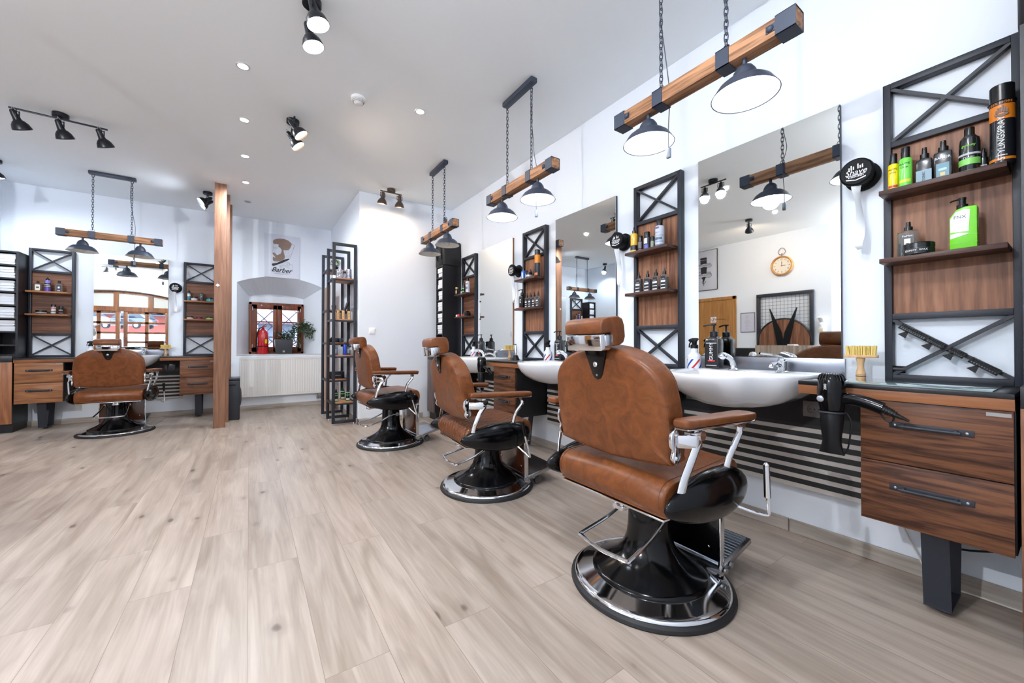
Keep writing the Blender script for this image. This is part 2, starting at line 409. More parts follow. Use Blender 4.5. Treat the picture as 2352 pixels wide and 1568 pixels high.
for x0, x1 in xs:
    b = new(); cw = (x1 - x0 - .1) / 2 if x1 - x0 > .5 else x1 - x0 - .1; n = 2 if x1 - x0 > .5 else 1
    vs = [x0, x1 - .1] + ([x0 + .1 + cw - .025] if n == 2 else [])
    box(b, x0, x0 + .09, yd0, yd1, 0, 1.93, .004); box(b, x1 - .09, x1, yd0, yd1, 0, 1.93, .004)
    if n == 2: box(b, (x0 + x1) / 2 - .04, (x0 + x1) / 2 + .04, yd0 + .005, yd1 - .005, .3, 1.93)
    for z in (.0, .5, .77, 1.04, 1.30, 1.585, 1.87): box(b, x0, x1, yd0 + .005, yd1 - .005, z - (0 if z else 0), z + (.26 if z == 0 else .06), .003)
    leaf = obj('door_leaf', b, DBR, door)
    b = new(); box(b, x0 + .05, x1 - .05, yd0 + .03, yd0 + .036, .2, 1.9); obj('pane', b, GLASS, leaf)
b = new()
FROST = mat('frosted_glass', (178, 178, 172), .6, 0)
prism(b, [(p[0], p[1] - .05) for p in ea[1:-1]] + [(ea[-2][0], 2.04), (ea[1][0], 2.04)], 'xz', yd0 + .03, yd0 + .036)
obj('fanlight_pane', b, FROST, door)
b = new(); box(b, -2.35, -2.08, yd1, yd1 + .05, 1.86, 1.9, .006); tube(b, [(-2.1, yd1 + .02, 1.9), (-2.25, yd1 + .1, 1.92), (-2.4, yd1 + .03, 1.93)], .008); obj('door_closer', b, BLKP(), door)

# plain wooden door in the left wall
OAK = wood('light_oak_veneer', (190, 138, 76), (158, 106, 52), 'z', 16, .5)
b = new(); box(b, XW, XW + .03, 3.694, 3.757, 0, 1.94, .003); box(b, XW, XW + .03, 4.66, 4.73, 0, 1.94, .003); box(b, XW, XW + .03, 3.694, 4.73, 1.88, 1.94, .003)
d1 = struct('door_1', b, OAK)
b = new(); box(b, XW + .002, XW + .016, 3.757, 4.66, .01, 1.88); obj('door_leaf', b, OAK, d1)
b = new(); box(b, XW + .016, XW + .018, 4.07, 4.18, 1.45, 1.56); sg = obj('no_entry_sign', b, WHT(), d1); sg['label'] = 'white square sign with red prohibition ring'
RED = mat('sign_red', (190, 40, 46), .5)
b = new(); tube(b, [(XW + .019, 4.1250 + .04 * math.cos(a * PI / 12), 1.5050 + .04 * math.sin(a * PI / 12)) for a in range(24)], .0035, 6, True)
tube(b, [(XW + .019, 4.0970, 1.5330), (XW + .019, 4.1530, 1.4770)], .0035); obj('ring', b, RED, sg)
b = new(); ball(b, (XW + .019, 4.1270, 1.5310), .006, .3)
for q in ([(4.1250, 1.5230), (4.1270, 1.5000)], [(4.1270, 1.5000), (4.1150, 1.4770)], [(4.1270, 1.5000), (4.1400, 1.4800)], [(4.1250, 1.5180), (3.897, 1.5050)], [(4.1250, 1.5180), (4.1390, 1.5100)]): tube(b, [(XW + .019, *p) for p in q], .003, 5)
obj('figure', b, BLKP(), sg)
b = new(); tube(b, [(XW + .016, 4.58, 1.0), (XW + .06, 4.58, 1.0), (XW + .06, 4.46, 1.0)], .009); obj('door_handle', b, CHROME(), d1)

# skirting
SK = wood('oak_skirting', (186, 177, 168), (150, 140, 130), 'y', 20, .5); SKX = wood('oak_skirting_cross', (186, 177, 168), (150, 140, 130), 'x', 20, .5)
b = new(); box(b, XR - .016, XR, .9, 4.75, 0, .07, .004); box(b, XR - .016, XR, YF, .896, 0, .07, .004); struct('baseboard_right', b, SK)
b = new(); box(b, XL, 1.14, YB - .016, YB, 0, .07, .004); struct('baseboard_back', b, SKX)
b = new(); box(b, 1.124, 1.14, 5.114, YB - .02, 0, .07, .004); struct('baseboard_inner', b, SK)
b = new(); box(b, 1.124, 1.98, 5.114, 5.13, 0, .07, .004); struct('baseboard_inner_front', b, SKX)
b = new(); box(b, XL, XL + .016, 5.62, 6.78, 0, .07, .004); box(b, XW, XW + .016, 2.26, 3.69, 0, .07, .004); struct('baseboard_left', b, SK)
b = new(); box(b, NX0, NX1, YB - .012, 7.6, NZ - .002, NZ + .006, .002); struct('trim_1', b, mat('sill_paint', (206, 198, 192), .5))

# ---------------------------------------------------------------- outside
TILE = bpy.data.materials.new('red_roof_tiles'); TILE.use_nodes = True
nt = TILE.node_tree; tc = nt.nodes.new('ShaderNodeTexCoord'); br = nt.nodes.new('ShaderNodeTexBrick')
br.inputs['Color1'].default_value = lin((120, 78, 72)); br.inputs['Color2'].default_value = lin((136, 92, 84)); br.inputs['Mortar'].default_value = lin((84, 54, 50))
br.inputs['Brick Width'].default_value = .22; br.inputs['Row Height'].default_value = .3; br.inputs['Scale'].default_value = 1; br.inputs['Mortar Size'].default_value = .02
nt.links.new(tc.outputs['Object'], br.inputs['Vector']); nt.links.new(br.outputs['Color'], nt.nodes['Principled BSDF'].inputs['Base Color'])
PLAST = mat('pale_render', (116, 120, 130), .9)
h = thing('house', 'red tiled roof and pale front of a house beyond the small window', 'building', (3, 20, -2))
b = new(); box(b, -7, 7, 0, 6, 0, 3.98); obj('wall', b, PLAST, h)
b = new(); prism(b, [(-.5, 4.0), (3.2, 4.72), (6.5, 4.0), (6.5, 3.9), (3.2, 4.6), (-.5, 3.9)], 'yz', -7.4, 7.4); obj('roof', b, TILE, h)
b = new(); prism(b, [(-5, 2.86), (-3, 3.12), (-3, 0), (-5, 0)], 'yz', -6, 6); obj('lean_to_roof', b, TILE, h)
for k, x in enumerate((-3.6, -1.3, 1.0)):
    b = new(); box(b, x, x + .9, -.02, .1, 3.2, 3.86, .01); w_ = obj('window', b, WHT(), h)
    b = new(); box(b, x + .08, x + .43, -.03, -.02, 3.26, 3.8); box(b, x + .48, x + .82, -.03, -.02, 3.26, 3.8); obj('pane', b, mat('far_glass', (120, 132, 150), .2), w_)
b = new(); box(b, XL2 - 30, 12, -70, -1, -.3, -.06)
for v in b.verts:
    if v.co.y < -30: v.co.z += 2.66
struct('floor_street', b, mat('street_asphalt', (176, 178, 184), .9))
h = thing('facade', 'white building across the street with a red brick base', 'building', (-12, -52, 2.4))
b = new(); box(b, -22, 25, 0, 3, 2.2, 12); obj('wall', b, PLAST, h)
b = new(); box(b, -22, 25, -.2, 0, 0, 2.2); obj('brick_base', b, mat('red_brick', (176, 96, 84), .9), h)
for x in (-1.6, 3.5, 9): b = new(); box(b, x, x + 1.6, -.05, 0, 3.4, 5.2); obj('window', b, mat('far_glass', (120, 132, 150), .2), h)
def car(label, loc, rz, col):
    t = thing('car', label, 'car', loc, rz)
    pm = mat('car_' + str(col[0]), col, .25, .2, coat=1.)
    b = new(); prism(b, [(-2.2, .35), (-2.25, .8), (-2.1, .95), (-1.1, 1.02), (1.9, 1.05), (2.2, .95), (2.25, .4)], 'xz', -.88, .88, .09, 3); obj('body', b, pm, t)
    b = new(); prism(b, [(-1.15, 1.0), (-.5, 1.5), (1.5, 1.55), (2.1, 1.02)], 'xz', -.76, .76, .1, 3); obj('cabin', b, mat('car_glass', (40, 46, 56), .1), t)
    b = new(); prism(b, [(-.5, 1.49), (1.5, 1.54), (1.45, 1.6), (-.4, 1.57)], 'xz', -.7, .7, .03, 2); obj('roof', b, pm, t)
    for x in (-1.4, 1.4):
        for y in (-.86, .7):
            b = new(); cyl(b, (x, y, .34), (x, y + .16, .34), .34, seg=24); w_ = obj('wheel', b, BLKP(), t)
            b = new(); cyl(b, (x, y - .01 if y < 0 else y + .16, .34), (x, y if y < 0 else y + .17, .34), .2, seg=16); obj('hub', b, mat('alloy', (190, 194, 200), .3, .8), w_)
    for y in (-.75, .55):
        b = new(); box(b, 2.2, 2.27, y, y + .2, .7, .88, .02); obj('tail_light', b, RED, t)
car('dark grey estate car parked across the street, furthest left in the left mirror', (-10.2, -40, 2.6), .5, (52, 58, 66))
car('pale silver car parked across the street behind the door panes', (-13.4, -38, 2.6), -.2, (196, 204, 214))
# ================================================================ barber stations
def place(side, yx):
    """root transform of something standing against a wall; local x = right, y = into the wall"""
    return ((XR, yx, 0), -PI / 2) if side == 'R' else ((yx, YB, 0), 0.)
DKW = wood('dark_walnut_horizontal_grain', (112, 72, 48), (58, 34, 24), 'x', 34, .42, contrast=(.38, .62))
LTW = wood('light_walnut_horizontal_grain', (176, 122, 82), (126, 82, 54), 'x', 20, .42)
PNV = wood('walnut_panel_vertical_grain', (160, 112, 84), (104, 68, 50), 'z', 22, .45)
PNH = wood('walnut_panel_horizontal_grain', (140, 96, 72), (92, 60, 44), 'x', 22, .45)
EDGE = wood('walnut_edge', (156, 102, 66), (116, 72, 46), 'x', 18, .4)
SHD = wood('dark_walnut_shelf', (92, 64, 54), (62, 42, 36), 'x', 30, .4)
SHL = wood('light_walnut_shelf', (178, 124, 80), (140, 92, 58), 'x', 24, .4)
FW = .192

def shelf_frame(side, c, label, zs, shm, panel, w=FW):
    loc, rz = place(side, c)
    t = thing('wall_shelf_rack', label, 'shelf rack', loc, rz, 'cross braced wall racks above the worktops')
    z0, z1 = .845, 2.175; y0, y1 = -.045, -.001; B = .026
    b = new()
    box(b, -w, -w + B, y0, y1, z0, z1, .002); box(b, w - B, w, y0, y1, z0, z1, .002)
    for z in (z0, 1.115, 1.885, z1 - B): box(b, -w + B, w - B, y0, y1, z, z + B, .002)
    obj('frame', b, BLKM(), t)
    for a, c_ in ((z0 + B, 1.115), (1.885 + B, z1 - B)):
        b = new(); i = w - B
        for s in (-1, 1):
            p, q = Vector((-i * s, 0, a)), Vector((i * s, 0, c_)); d = (q - p).normalized(); n = Vector((-d.z, 0, d.x)) * .0065
            yy0, yy1 = (y0 + .004, y1 - .012) if s > 0 else (y0 + .005, y1 - .013)
            prism(b, [((p + n).x, (p + n).z), ((q + n).x, (q + n).z), ((q - n).x, (q - n).z), ((p - n).x, (p - n).z)], 'xz', yy0, yy1)
        obj('cross_brace', b, BLKM(), t)
    b = new(); box(b, -w + B, w - B, -.022, -.004, 1.115 + B, 1.885); obj('back_panel', b, panel, t)
    for z in zs:
        b = new(); box(b, -w + .008, w - B - .004, -.155, -.046, z - .02, z, .0015); box(b, -w + B + .002, w - B - .004, -.05, -.0225, z - .0195, z, .0)
        obj('shelf', b, shm, t)
    return t

def handle(parent, x0, x1, z, y):
    b = new(); box(b, x0, x1, y - .004, y - .0002, z - .011, z + .011, .001)
    for x in (x0 + .035, x1 - .045): box(b, x, x + .01, y - .028, y - .003, z - .008, z + .008, .002)
    cyl(b, (x0 + .028, y - .024, z), (x1 - .028, y - .024, z), .0055, seg=12)
    h = obj('handle', b, BLKM(), parent)
    for x in (x0 + .016, x1 - .016):
        b = new(); ball(b, (x, y - .004, z), .0045, 1, .5, 1, 10); obj('screw', b, mat('screw_steel', (170, 172, 176), .3, 1.), h)

def cabinet(side, c, label, m, w=.19, loop_leg=True, badge=False):
    loc, rz = place(side, c)
    t = thing('drawer_cabinet', label, 'drawer cabinet', loc, rz, 'wall hung drawer cabinets')
    D = -.40
    b = new(); box(b, -w, w, D + .02, -.001, .325, .79, .001); obj('carcass', b, mat('black_carcass', (18, 18, 22), .5), t)
    for z0, z1 in ((.322, .553), (.557, .788)):
        b = new(); box(b, -w + .001, w - .004, D, D + .019, z0, z1, .0012)
        d = obj('drawer', b, m, t)
        handle(d, -.105, .105, (z0 + z1) / 2 + .028, D)
    if badge:
        b = new(); box(b, w - .06, w - .008, D - .0008, D, .768, .78); obj('badge', b, mat('badge_steel', (150, 148, 146), .4, .8), t)
    b = new(); q = .036
    for pts in ([(-.33, .325), (-.29, .025)], [(-.07, .325), (-.11, .025)]):
        (ya, za), (yb, zb) = pts
        prism(b, [(ya - .003, za), (ya + .003, za), (yb + .003, zb), (yb - .003, zb)], 'yz', -q, q)
    box(b, -q, q, -.293, -.107, .018, .026); cyl(b, (0, -.2, 0), (0, -.2, .018), .018, seg=14)
    obj('leg', b, BLKM(), t)
    return t

def worktop(side, c, x0, x1, label, m, glass=None):
    loc, rz = place(side, c)
    t = thing('worktop', label, 'worktop', loc, rz, 'black topped worktops along the walls')
    b = new(); box(b, x0, x1, -.408, -.001, .828, .845, .0015); obj('top_board', b, mat('black_laminate', (20, 21, 25), .3), t)
    b = new(); box(b, x0, x1, -.406, -.39, .79, .828, .001); obj('fascia', b, m, t)
    if x1 - x0 > .25:
        b = new(); box(b, x0 + .006, x1 - .006, -.38, -.01, .812, .827); obj('underside_board', b, mat('black_carcass', (18, 18, 22), .5), t)
    if glass:
        b = new(); box(b, glass[0], glass[1], -.39, -.06, .8451, .850, .001)
        g = obj('glass_plate', b, mat('grey_green_glass', (128, 150, 152), .05, 0, coat=1.), None); g.parent = t
    return t

def under_panel(side, c, x0, x1, label):
    loc, rz = place(side, c)
    t = thing('striped_wall_panel', label, 'wall panel', loc, rz, 'striped panels under the basins')
    b = new(); box(b, x0, x1, -.034, -.001, .592, .811); obj('black_board', b, mat('black_board', (13, 13, 16), .55), t)
    b = new(); box(b, x0, x1, -.028, -.001, .27, .5915); s = obj('slat_board', b, mat('dark_slat', (36, 36, 38), .6), t)
    b = new()
    for i in range(7):
        z = .573 - .0495 * i; box(b, x0, x1, -.0305, -.0281, z - .022, z, 0)
    obj('light_slats', b, mat('pale_slat', (196, 190, 184), .5), s)
    return t

def socket(side, c, x, z, label, y=-.034, group='wall sockets under the worktops', switch=False, col=(120, 116, 114)):
    loc, rz = place(side, c)
    p = Matrix.Rotation(rz, 4, 'Z') @ Vector((x, y, z)) + Vector(loc)
    t = thing('light_switch' if switch else 'power_socket', label, 'switch' if switch else 'socket', p, rz, group)
    m = mat('plate_%d' % col[0], col, .35, .3)
    b = new(); box(b, -.041, .041, -.009, -.0002, -.041, .041, .004); obj('plate', b, m, t)
    if switch:
        b = new(); box(b, -.027, .027, -.014, -.009, -.027, .027, .003); obj('rocker', b, m, t)
    else:
        b = new(); lathe(b, [(.021, 0), (.0225, .003), (.0205, .0035), (.019, 0)], 24, Matrix.Translation((0, -.009, 0)) @ Matrix.Rotation(PI / 2, 4, 'X'), cap=False); obj('rim', b, m, t)
        b = new()
        for s in (-1, 1): cyl(b, (s * .0095, -.0098, 0), (s * .0095, -.009, 0), .0027, seg=8)
        obj('holes', b, BLKP(), t)
    return t

def mirror(side, c, label, edge):
    loc, rz = place(side, c)
    t = thing('wall_mirror', label, 'mirror', loc, rz, 'frameless mirrors above the basins')
    b = new(); box(b, -.364, .364, -.0195, -.001, .936, 2.186, .0005); obj('backing_board', b, edge, t)
    b = new(); box(b, -.363, .363, -.0235, -.0196, .937, 2.185)
    obj('mirror_glass', b, mat('mirror_silver', (226, 228, 226), .0, 1., nscale=1, spec=.5), t)
    return t

def backsplash(side, c, label):
    loc, rz = place(side, c)
    b = new(); box(b, -.375, .375, -.0165, -.001, .8455, .934, .001)
    o = obj('backsplash', b, mat('brushed_steel', (146, 150, 160), .28, 1., nscale=90), None); o.location = loc; o.rotation_euler = (0, 0, rz)
    return tag(o, label, 'backsplash', 'steel backsplashes under the mirrors')

PORC = lambda: mat('white_porcelain', (238, 240, 243), .08, 0, coat=.8)
def basin(side, c, label):
    loc, rz = place(side, c)
    t = thing('wash_basin', label, 'basin', loc, rz, 'white salon wash basins')
    L_ = [(-.295, -.02), (-.298, -.12), (-.328, -.24), (-.325, -.36), (-.285, -.48), (-.17, -.60), (-.05, -.648), (.06, -.638), (.14, -.585), (.185, -.51), (.225, -.46), (.275, -.405), (.312, -.31), (.316, -.2), (.316, -.1), (.312, -.02)]
    out = [(p.x, p.y) for p in smooth([(x, y, 0) for x, y in L_], 5)]
    n = len(out); back = [(.312 - .607 * i / 12, -.0175) for i in range(1, 12)]
    out = out + back
    cx, cy = 0., -.30
    def ring(s, z, sy=None, dx=0, dy=0):
        sy = sy or s
        return [(cx + dx + (x - cx) * s, max(-10, cy + dy + (y - cy) * sy), z) for x, y in out]
    rings = [ring(.16, .683), ring(.34, .687), ring(.52, .70), ring(.68, .722), ring(.82, .752), ring(.92, .785), ring(.975, .815), ring(.995, .838), ring(1., .850), ring(.992, .858), ring(.97, .861), ring(.945, .857)]
    # inner bowl pulled forward so that a flat deck stays at the wall
    def inner(s, z):
        r = []
        for x, y in out:
            yy = min(y, -.185); xx = max(-.285, min(.285, x))
            r.append((xx * s, -.37 + (yy + .37) * s, z))
        return r
    rings += [inner(.96, .856), inner(.9, .846), inner(.82, .81), inner(.68, .765), inner(.45, .74), inner(.15, .733)]
    b = new(); loft(b, rings); obj('bowl', b, PORC(), t, 60)
    b = new(); lathe(b, [(0, 0), (.022, 0), (.024, .003), (0, .004)], 20, Matrix.Translation((0, -.36, .7335))); obj('drain', b, CHROME(), t)
    # mixer tap
    b = new(); lathe(b, [(.03, 0), (.03, .006), (.024, .01), (.023, .055), (.0245, .06), (.02, .068), (0, .07)], 24, Matrix.Translation((.14, -.105, .858)))
    tube(b, smooth([(.14, -.115, .885), (.14, -.17, .905), (.14, -.225, .90), (.14, -.235, .888)], 5), .011, 12)
    tap = obj('mixer_tap', b, CHROME(), t)
    b = new(); tube(b, smooth([(.14, -.09, .928), (.12, -.12, .945), (.06, -.17, .958)], 4), .009, 10, flat=(.016, .006)); ball(b, (.14, -.1, .925), .022, 1, 1, .55, 16); obj('lever', b, CHROME(), tap)
    # pull-out shower head
    b = new(); lathe(b, [(.026, 0), (.026, .005), (.018, .012), (.015, .03)], 20, Matrix.Translation((-.10, -.12, .858)))
    tube(b, smooth([(-.10, -.12, .885), (-.105, -.14, .92), (-.115, -.19, .945), (-.125, -.22, .94)], 5), .015, 12)
    ball(b, (-.118, -.2, .94), .023, .9, 1.2, .9, 16); obj('shower_head', b, CHROME(), t)
    return t

def towel_tower(side, c, w, label, ncub=8, zt=2.08, lower=True, lm=None):
    loc, rz = place(side, c)
    t = thing('towel_tower', label, 'tall cabinet', loc, rz, 'tall black cubby towers')
    D = -.275; K = mat('black_melamine', (19, 21, 27), .38)
    b = new(); n = 8; pit = .154
    box(b, -w, -w + .018, D, -.001, .87, zt); box(b, w - .018, w, D, -.001, .87, zt); box(b, -w + .018, w - .018, -.012, -.001, .87, zt)
    for i in range(n + 1):
        z = zt - .018 - pit * i if i < n else .87
        box(b, -w + .018, w - .018, D + .001, -.012, max(.8705, z), max(.8705, z) + .017)
    obj('cubby_frame', b, K, t)
    b = new(); box(b, -w, w, -.40, -.001, .8005, .8695, .001); obj('base_top', b, K, t)
    b = new(); box(b, -w, w, -.38, -.001, .101, .80); obj('base_cabinet', b, K, t)
    b = new(); box(b, -w, w, -.40, -.381, .102, .80, .001); obj('base_door', b, lm, t)
    b = new(); box(b, -w, w, -.365, -.001, 0, .10); obj('plinth', b, K, t)
    return t

TOWEL = lambda: mat('white_terry', (236, 238, 243), .95, bump=.9, nscale=420)
def folded_towel(w, d, h, seed):
    rnd = random.Random(seed); b = new(); n = 2
    for k in range(n):
        z0 = h / n * k; hh = h / n - .0015; o = []
        for i in range(9): 
            a = -PI / 2 + PI * i / 8; o.append((w / 2 - hh / 2 + math.cos(a) * hh / 2, z0 + hh / 2 + math.sin(a) * hh / 2 + rnd.uniform(-.0008, .0008)))
        o += [(-w / 2 + rnd.uniform(0, .004), z0 + hh), (-w / 2 + rnd.uniform(0, .004), z0)]
        if rnd.random() < .5: o = [(-x, z) for x, z in o]
        rings = []
        for j in range(7):
            y = -d + d * j / 6; dz = rnd.uniform(-.0015, .0015); s = .985 if j in (0, 6) else 1
            rings.append([(x * s, y, z0 + max(0, (z - z0) + (dz if z > z0 + hh * .6 else 0))) for x, z in o])
        loft(b, rings)
    return b
def towels(side, c, w, ncub, where, zt=2.08, skip=0):
    loc, rz = place(side, c); R3 = Matrix.Rotation(rz, 4, 'Z'); protos = []
    order = ['topmost', 'second', 'third', 'fourth', 'fifth', 'sixth']
    for i in range(ncub):
        for k, wh in ((0, 'lower'), (1, 'upper')):
            z = zt - .018 - .154 * (i + 1) + .0175 + k * .062
            bm = folded_towel((w - .03) * 2, .2, .06, i * 7 + k + (0 if side == 'L' else 50))
            o = obj('folded_towel', bm, TOWEL(), None, 60)
            o.location = R3 @ Vector((random.uniform(-.004, .004), -.03 - random.uniform(.02, .04), z)) + Vector(loc); o.rotation_euler = (0, 0, rz)
            tag(o, '%s folded white towel in the %s cubby of the %s' % (wh, order[i], where), 'towel', 'folded white towels')

# stations: mirror centres along the right wall, and one on the back wall
RY = [1.03, 2.44, 3.895]; LX = -1.31
mirror('R', RY[0], 'large frameless mirror nearest the camera reflecting the clock and scissors sign', mat('dark_edge', (40, 44, 58), .4))
mirror('R', RY[1], 'frameless mirror behind the front chair reflecting a hanging lamp', mat('dark_edge', (40, 44, 58), .4))
m3 = mirror('R', RY[2], 'frameless wood edged mirror furthest along the right wall, reflecting plain wall', wood('mirror_edge_wood', (150, 104, 66), (120, 80, 50), 'z', 20, .4))
for z_ in (1.545, 1.325):
    b = new(); box(b, -.366, -.345, -.029, -.0236, z_ - .008, z_ + .008, .001); obj('mirror_clip', b, BLKP(), m3)
mirror('L', LX, 'frameless mirror on the back wall reflecting the brown entrance doors', mat('pale_edge', (150, 150, 150), .4))
names = ['nearest station', 'second station from the camera', 'third station from the camera', 'back wall station']
for s, c, nm in (('R', RY[0], names[0]), ('R', RY[1], names[1]), ('R', RY[2], names[2]), ('L', LX, names[3])):
    backsplash(s, c, 'brushed steel strip under the mirror of the ' + nm)
    basin(s, c, 'white wash basin with chrome tap at the ' + nm)

FR = [.314, 1.694, 3.122, 4.54]
shelf_frame('R', FR[0], 'black rack with tall styling spray can and green pump bottle, nearest the camera', (1.67, 1.375), SHD, PNV)
shelf_frame('R', FR[1], 'black rack with yellow bottle and four striped label sprays beside the nearest mirror', (1.67, 1.375), SHD, PNV)
shelf_frame('R', FR[2], 'black rack with blue bottle and orange topped can on the right wall', (1.67, 1.375), SHD, PNV)
shelf_frame('R', FR[3], 'furthest black rack on the right wall, beside the tall towel tower', (1.67, 1.375), SHD, PNH)
shelf_frame('L', -2.03, 'black rack on the back wall beside the white towels, left of the mirror', (1.648, 1.372), SHL, PNH)
shelf_frame('L', -.588, 'black rack on the back wall half hidden by the wooden posts', (1.625, 1.364), SHL, PNH)
cabinet('R', FR[0], 'dark walnut two drawer cabinet nearest the camera at the right edge', DKW, badge=True)
cabinet('R', FR[1], 'dark walnut two drawer cabinet hidden behind the front chair', DKW)
cabinet('R', FR[2], 'dark walnut two drawer cabinet seen between the second and third basins', DKW)
cabinet('R', FR[3], 'dark walnut two drawer cabinet hidden behind the second chair', DKW)
cabinet('L', -2.02, 'light walnut two drawer cabinet on the back wall, left of the chair', LTW, badge=True)
cabinet('L', -.585, 'walnut two drawer cabinet on the back wall beside the wooden posts', PNH, badge=True)
worktop('R', 1.03, .318, .905, 'black worktop with glass plate nearest the camera', EDGE, (.36, .86))
worktop('R', 2.44, .318, 1.075, 'black worktop between the nearest and second basins', EDGE)
worktop('R', 3.895, .34, 1.1, 'black worktop between the second and third basins', EDGE)
worktop('R', 3.895, -.92, -.345, 'furthest black worktop on the right wall, beside the towel tower', EDGE)
worktop('L', LX, -.905, -.335, 'black worktop on the back wall left of the basin', EDGE)
worktop('L', LX, .335, .94, 'black worktop on the back wall right of the basin', EDGE)
under_panel('R', RY[0], -.46, .515, 'striped panel with black top band under the nearest basin')
under_panel('R', RY[1], -.48, .55, 'striped panel with black top band under the second basin')
under_panel('R', RY[2], -.44, .57, 'striped panel with black top band under the third basin')
under_panel('L', LX, -.515, .53, 'striped panel with black top band on the back wall')
socket('R', RY[0], .25, .675, 'grey wall socket behind the hanging hair dryer, left of its pair')
socket('R', RY[0], .335, .675, 'grey wall socket mostly hidden behind the nearest hair dryer')
socket('R', RY[0], -.40, .69, 'grey rocker switch on the black band left of the nearest basin', switch=True, group=None)
socket('R', RY[1], .32, .69, 'grey rocker switch on the black band beside the second basin', switch=True, group=None)
socket('L', LX, .325, .69, 'dark socket on the back wall band, left one of the pair', col=(70, 70, 74))
socket('L', LX, .41, .69, 'dark socket on the back wall band, right one of the pair', col=(71, 71, 75))
socket('L', LX, -.41, .69, 'dark socket on the back wall band left of the tan chair', col=(72, 72, 76))
towel_tower('L', -2.335, .11, 'black towel tower with white towels at the left edge', lm=wood('tower_wood', (172, 116, 80), (130, 82, 56), 'z', 22, .42))
towels('L', -2.335, .11, 6, 'tower at the left edge')
towel_tower('R', 4.94, .11, 'black towel tower in the far corner of the right wall', lm=wood('tower_grey_wood', (120, 104, 100), (86, 72, 70), 'z', 22, .42))
towels('R', 4.94, .11, 6, 'far corner tower')
towel_tower('R', .005, .11, 'black tower with wooden door cut off by the right picture edge', lm=PNV)
# soft black bags on top of two towers
def bag(side, c, label, w=.14, d=.27, h=.33):
    loc, rz = place(side, c)
    t = thing('storage_bag', label, 'bag', loc, rz, 'black bags on the towers')
    b = new(); o = [(x * w, y * h) for x, y in ((-1, .02), (-.97, .0), (.97, 0), (1, .03), (.98, .5), (.9, .93), (.8, 1), (-.8, 1), (-.9, .93), (-1, .5))]
    rings = [[(x * s, y, 2.081 + z * (.9 + .1 * s)) for x, z in o] for y, s in ((-d, .93), (-d + .02, 1), (-d / 2, 1.03), (-.03, 1), (-.01, .95))]
    loft(b, rings); obj('body', b, mat('black_fabric', (15, 16, 20), .55, bump=.3, nscale=60), t, 70)
    b = new(); tube(b, smooth([(-w * .5, -d - .003, 2.16), (-w * .5, -d - .02, 2.32), (w * .5, -d - .02, 2.32), (w * .5, -d - .003, 2.16)], 6), .007, 8); obj('strap', b, BLKP(), t)
bag('R', 4.95, 'soft black bag on top of the far corner towel tower')
bag('R', .0, 'soft black bag on the tower at the right picture edge', w=.12)
EXPO = 2.43
